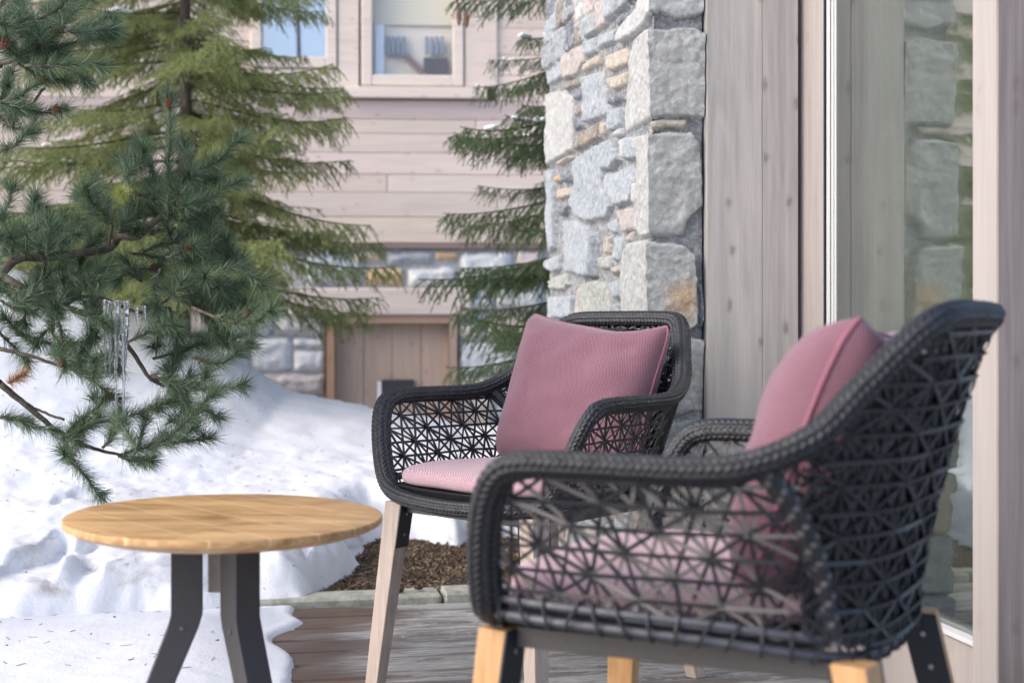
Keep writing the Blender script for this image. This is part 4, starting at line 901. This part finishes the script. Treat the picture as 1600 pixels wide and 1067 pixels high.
# snow lumps caught on the dark spruce
M['lump']=simple('fresh snow',(.88,.9,.94),.6)
import bmesh
def lumps(tree,n,xr,yr,name,label,seed,sz=1.):
    bpy.context.view_layer.update(); bm=bmesh.new(); r=np.random.default_rng(seed); k=0; tries=0
    brs=[o for o in tree.children if o.name.startswith('branch')]
    while k<n and tries<4000:
        tries+=1; o=brs[r.integers(0,len(brs))]; t=r.uniform(.35,.98); sd=int(np.floor(np.log10(1)));
        sdn=0; q=Vector((t,.03*math.sin(t*5)*t,-.22*t**1.3+.16*t**3+.014)); w=o.matrix_world@q; x=CX+w.x/w.y*F; y=CY-(w.z-CH)/w.y*F
        if not(xr[0]<x<xr[1] and yr[0]<y<yr[1]): continue
        k+=1; s0=sz*r.uniform(.010,.022)
        for e in range(4):
            q2=w+Vector((r.normal(0,.016),r.normal(0,.016),r.normal(0,.002))); bmesh.ops.create_icosphere(bm,subdivisions=2,radius=1,matrix=Matrix.Translation(q2)@Matrix.Diagonal((s0*r.uniform(.6,1.3),s0*r.uniform(.6,1.3),s0*r.uniform(.3,.5),1)))
    me=bpy.data.meshes.new(name); bm.to_mesh(me); bm.free(); [setattr(p,'use_smooth',True) for p in me.polygons]; o=ob(name,me,M['lump']); tag(o,label,'snow',kind='stuff'); return o
lumps(bpy.data.objects['spruce_tree.001'],22,(640,870),(0,300),'snow_clumps','white snow clumps caught on the dark spruce branches',5)
lumps(bpy.data.objects['spruce_tree'],9,(40,240),(0,260),'snow_clumps','white snow clumps caught on the left spruce branches',6)
# ------------------------------------------------------------------ pine with long needles, in focus at the left
GP=np.array([(.08,.135,.07),(.11,.175,.09),(.055,.095,.06),(.16,.23,.125),(.095,.155,.09),(.27,.34,.22)])
pine=empty('pine_tree',(-1.75,3.35,0)); tag(pine,'dark green pine with long needle tufts reaching over the snow mound from the left','tree')
PD=3.02
TIPS=[]; r9=np.random.default_rng(21); woodsegs=MB(); NA=[];NB=[]; NC=[];conesL=[]
def zoff(): return r9.normal(0,.07)
def path(pts,r0,r1,d0=PD,dd=0,n=14):
    P=np.array([px(x,y,d0+dd*i/(len(pts)-1)+(0 if i==0 else r9.normal(0,.015))) for i,(x,y) in enumerate(pts)]); P=catmull(P,n); P+=np.cumsum(r9.normal(0,.0008,P.shape),0); woodsegs.tube(P,np.linspace(r0,r1,n),8,np.ones(3)*r9.uniform(.8,1.2)); return P
def shoot(pts,d0=None,dd=None,dens=2700,r0=.0035,L=.043,start=0.,spread=.80):
    d0=PD+zoff() if d0 is None else d0; dd=r9.normal(0,.05) if dd is None else dd
    P=path(pts,r0,.0018,d0,dd,16); TIPS.append(P[-1]); k=int(start*15); NA.append(P[k:-1]);NB.append(P[k+1:]); 
    # terminal tuft
    t=unit(P[-1]-P[-3]); NA.append(np.repeat(P[-1:],3,0)); NB.append(P[-1]+unit(t+r9.normal(0,.35,(3,3)))*.018)
trunk=np.array([(-1.8,3.4,0),(-1.78,3.38,.3),(-1.72,3.3,.7),(-1.76,3.32,1.2),(-1.7,3.3,1.8),(-1.72,3.32,2.3)]); mbt=MB(); mbt.tube(catmull(trunk,30),np.linspace(.06,.03,30),14); 
# join main limbs to the trunk
def limb(a,b,r0,r1):
    P=catmull(np.array([a,(np.array(a)+np.array(b))/2+[0,0,.03],b]),12); mbt.tube(P,np.linspace(r0,r1,12),10); 
limb((-1.74,3.3,.85),px(0,428,PD),.028,.0125); limb((-1.78,3.37,.55),px(0,598,PD),.02,.008); limb((-1.76,3.3,1.25),px(0,100,PD),.025,.010); limb((-1.75,3.3,1.1),px(0,180,PD),.016,.006); limb((-1.77,3.35,.6),px(0,545,PD),.016,.006)
path([(0,428),(28,404),(72,403),(120,396),(169,390),(186,372),(215,372),(244,346),(262,330)],.0115,.006,n=40)
path([(0,430),(25,443),(76,472),(139,493),(165,510),(198,535),(236,586),(262,600)],.009,.004,n=30)
path([(60,468),(97,474),(122,462),(156,464),(190,478),(223,485),(262,466)],.005,.003,n=24)
path([(0,599),(25,620),(63,654),(101,683),(148,704),(190,711)],.0075,.003,n=30)
path([(169,390),(172,350),(180,330)],.004,.0025); path([(70,403),(66,440),(82,520)],.004,.0022); path([(0,545),(60,560),(105,575)],.005,.003)
path([(100,655),(60,640),(25,622)],.003,.003); path([(0,100),(30,92),(60,78)],.006,.004); path([(0,180),(40,176),(70,140)],.004,.003)
SH=[[(262,345),(264,250),(263,165)],[(262,300),(300,272),(342,252),(364,226)],[(258,330),(310,318),(365,290)],[(262,320),(240,270),(222,238)],[(200,300),(198,275),(197,255)],[(172,348),(150,335),(130,312)],[(186,362),(196,345),(205,330)],
[(262,340),(290,345),(330,335)],[(262,345),(240,330),(215,320)],[(60,395),(58,360),(60,330)],[(40,400),(20,370),(5,345)],[(72,400),(90,380),(112,368)],[(0,345),(10,325),(18,302)],[(20,405),(5,390),(-15,380)],[(95,400),(100,375),(95,350)],[(120,398),(140,380),(150,372)],
[(0,49),(12,30),(24,10)],[(64,65),(95,38),(135,0)],[(0,96),(30,90),(58,78)],[(40,104),(90,104),(148,100)],[(0,178),(40,176),(85,172)],[(60,78),(80,50),(75,20)],[(100,50),(130,40),(160,28)],[(60,80),(100,70),(150,62)],[(0,160),(35,150),(66,128)],[(0,60),(-10,30),(5,0)],[(60,78),(100,90),(135,125)],[(30,100),(60,118),(95,130)],[(60,30),(90,10),(110,-10)],[(0,240),(20,232),(38,219)],[(0,190),(20,200),(45,205)],
[(200,395),(260,402),(330,412)],[(262,466),(282,440),(300,405)],[(262,466),(310,455),(372,442)],[(223,395),(270,380),(320,385)],[(300,400),(330,390),(352,392)],[(250,420),(240,450),(245,480)],[(300,455),(340,470),(385,470)],[(300,480),(350,500),(392,506),(415,490)],[(320,500),(350,540),(380,545)],[(290,470),(330,500),(346,528)],[(260,480),(252,515),(248,540)],[(265,480),(275,520),(278,550)],[(236,586),(300,604),(371,601)],[(240,560),(300,540),(350,520)],[(300,560),(340,570),(365,560)],[(198,535),(230,520),(265,510)],[(330,430),(370,420),(400,440)],[(280,430),(320,440),(350,460)],[(220,440),(200,420),(190,430)],
[(25,520),(60,530),(100,545)],[(90,500),(95,530),(96,565)],[(100,480),(130,490),(160,500)],[(110,570),(145,595),(175,618)],[(60,545),(30,520),(8,500)],[(82,520),(100,540),(120,560)],[(60,440),(40,470),(30,500)],[(0,470),(20,480),(45,485)],[(76,472),(80,500),(60,525)],[(139,493),(150,520),(140,545)],[(105,575),(130,580),(160,575)],[(0,520),(20,540),(40,560)],[(165,510),(180,540),(185,570)],[(130,450),(150,440),(160,425)],[(110,430),(90,440),(70,435)],[(0,450),(15,455),(25,462)],
[(101,683),(143,662),(190,649),(240,637)],[(105,675),(130,655),(160,632)],[(0,650),(40,662),(75,672)],[(236,700),(274,675),(333,622)],[(185,711),(215,700),(250,690)],[(185,712),(205,720),(232,718)],[(97,683),(122,730),(152,763)],[(262,600),(285,620),(300,640)],[(250,690),(280,690),(300,670)],[(300,650),(320,640),(335,650)],[(160,700),(172,690),(180,670)],[(230,640),(260,630),(280,632)]]
for s_ in SH: shoot(s_,start=.12 if len(s_)==3 else .2)
# small extra shoots to thicken the crown, each growing from an existing twig
base=list(SH)
for k in range(165):
    s_=base[r9.integers(0,len(base))]; q=s_[r9.integers(0,2)]; a=r9.uniform(-2.6,.4); l=r9.uniform(22,46); shoot([q,(q[0]+l*.5*math.cos(a),q[1]+l*.5*math.sin(a)),(q[0]+l*math.cos(a)+r9.normal(0,4),q[1]+l*math.sin(a))],dens=2300)
A=np.concatenate(NA);B=np.concatenate(NB)
V,T,c=segs_needles(A,B,3100,.046,.00066,.74,GP,r9)
V2,T2,c2=segs_needles(*(lambda P:(P[:-1],P[1:]))(catmull(np.array([px(190,312,2.93),px(190,304,2.90),px(190,300,2.87)]),6)),9000,.03,.0006,.9,np.array([(.42,.46,.14),(.34,.40,.12)]),r9)
dead=catmull(np.array([px(12,600,3.0),px(28,590,2.98),px(40,585,2.97)]),5); V3,T3,c3=segs_needles(dead[:-1],dead[1:],5000,.034,.0006,.8,np.array([(.42,.24,.12),(.34,.18,.09)]),r9)
def place(o): o.parent=pine; o.matrix_parent_inverse=Matrix.Translation(pine.location).inverted(); return o
place(ob('needles',mesh_np('needles',np.concatenate([V,V2,V3]),[np.concatenate([T,T2+len(V),T3+len(V)+len(V2)])],False,np.concatenate([c,c2,c3])),M['needle']))
place(mbt.build('trunk',M['bark'],None,True)); place(woodsegs.build('limbs',M['bark'],None,True))
# cones and buds
M['cone']=simple('cone scales',(.22,.10,.055),.6,0,.4,300)
def cone(c,ax,L,w,parent,mat,seed,nm='cone'):
    r=np.random.default_rng(seed); ax=unit(np.array(ax,float)); s=unit(np.cross(ax,[.3,.5,.8])); t=np.cross(ax,s); mb=MB(); N=46
    for i in range(N):
        f=i/N; an=i*2.39996; rad=w*math.sin(math.pi*min(.98,.12+f*.86))**.7; d=s*math.cos(an)+t*math.sin(an); p=np.array(c)+ax*(f-.5)*L+d*rad*.55
        tip=p+d*rad*.55+ax*L*.10; sd=np.cross(d,ax); k=rad*.42+.0006
        mb.add([p-sd*k*.7,p+sd*k*.7,tip+sd*k*.5,tip-sd*k*.5,p-ax*k*.6+d*rad*.2,tip-ax*k*.35],[[0,1,2,3]],[[0,4,1],[4,5,2],[4,2,1],[0,3,5],[0,5,4],[3,2,5]])
    o=mb.build(nm,mat); 
    if parent: o.parent=parent; o.matrix_parent_inverse=Matrix.Translation(parent.location).inverted()
    return o
for i,(x,y,d) in enumerate([(6,68,2.95),(62,130,2.97),(12,173,2.96),(64,175,2.95),(264,198,2.97),(277,366,2.93),(303,378,2.93),(258,395,2.93),(275,414,2.93),(392,504,2.95),(346,531,2.93),(249,541,2.93),(277,549,2.93),(108,540,2.94),(175,617,2.95),(289,309,2.95),(92,551,2.95),(336,388,2.94),(105,606,2.95),(324,489,2.93),(227,205+0,2.96)]):
    q=min(TIPS,key=lambda p:(CX+p[0]/p[1]*F-x)**2+(CY-(p[2]-CH)/p[1]*F-y)**2)
    cone(q+np.array([0,-.012,.0]),r9.normal(size=3)*.6+np.array([.2,-.6,.5]),.022 if i else .034,.0070 if i else .012,pine,M['cone'],i)
dk=bpy.data.objects['spruce_tree.001']
for i,(x,y) in enumerate([(717,27),(729,30)]):
    cone(px(x,y,5.1),(0,.1,-1),.06,.010,dk,M['cone'],50+i)
# icicles
m=NT('ice'); n=m.noise(m.coord('Object',(1,1,.3)),60,4); m.set(Base_Color=(.93,.96,1.0),Roughness=.05,Transmission_Weight=.92,IOR=1.31); m.bump(n,.6,.004); M['ice']=m.m
LB=['longest thin icicle hanging lowest from the pine branch','broad icicle in the middle of the cluster on the pine branch','left edge icicle of the cluster on the pine branch','short stubby icicle just right of the cluster on the pine branch','separate short icicle farthest right on the pine branch','second long icicle just left of the longest one','thin icicle second from the left edge of the cluster','icicle between the broad one and the longest one']
for i,(x,y0,y1,w) in enumerate([(193,520,712,.0042),(183,470,575,.0085),(165,468,588,.0052),(214,480,510,.004),(226,478,506,.0035),(181,560,672,.0034),(172,470,592,.0048),(197,470,572,.0075)]):
    n=40; t=np.linspace(0,1,n); P=np.array([px(x+.5*math.sin(q*5+i),y0+(y1-y0)*q,PD-.10+.004*i) for q in t]); rad=w*(1-t)**.62*(1+.13*np.sin(t*38+i)+.1*np.sin(t*71))+.0003
    if i==0: rad=np.minimum(rad,.0040)
    mb=MB(); mb.tube(P-P[0],rad,12); o=mb.build('icicle',M['ice'],None,True,loc=tuple(P[0])); tag(o,LB[i],'icicle','icicles on the pine branch')
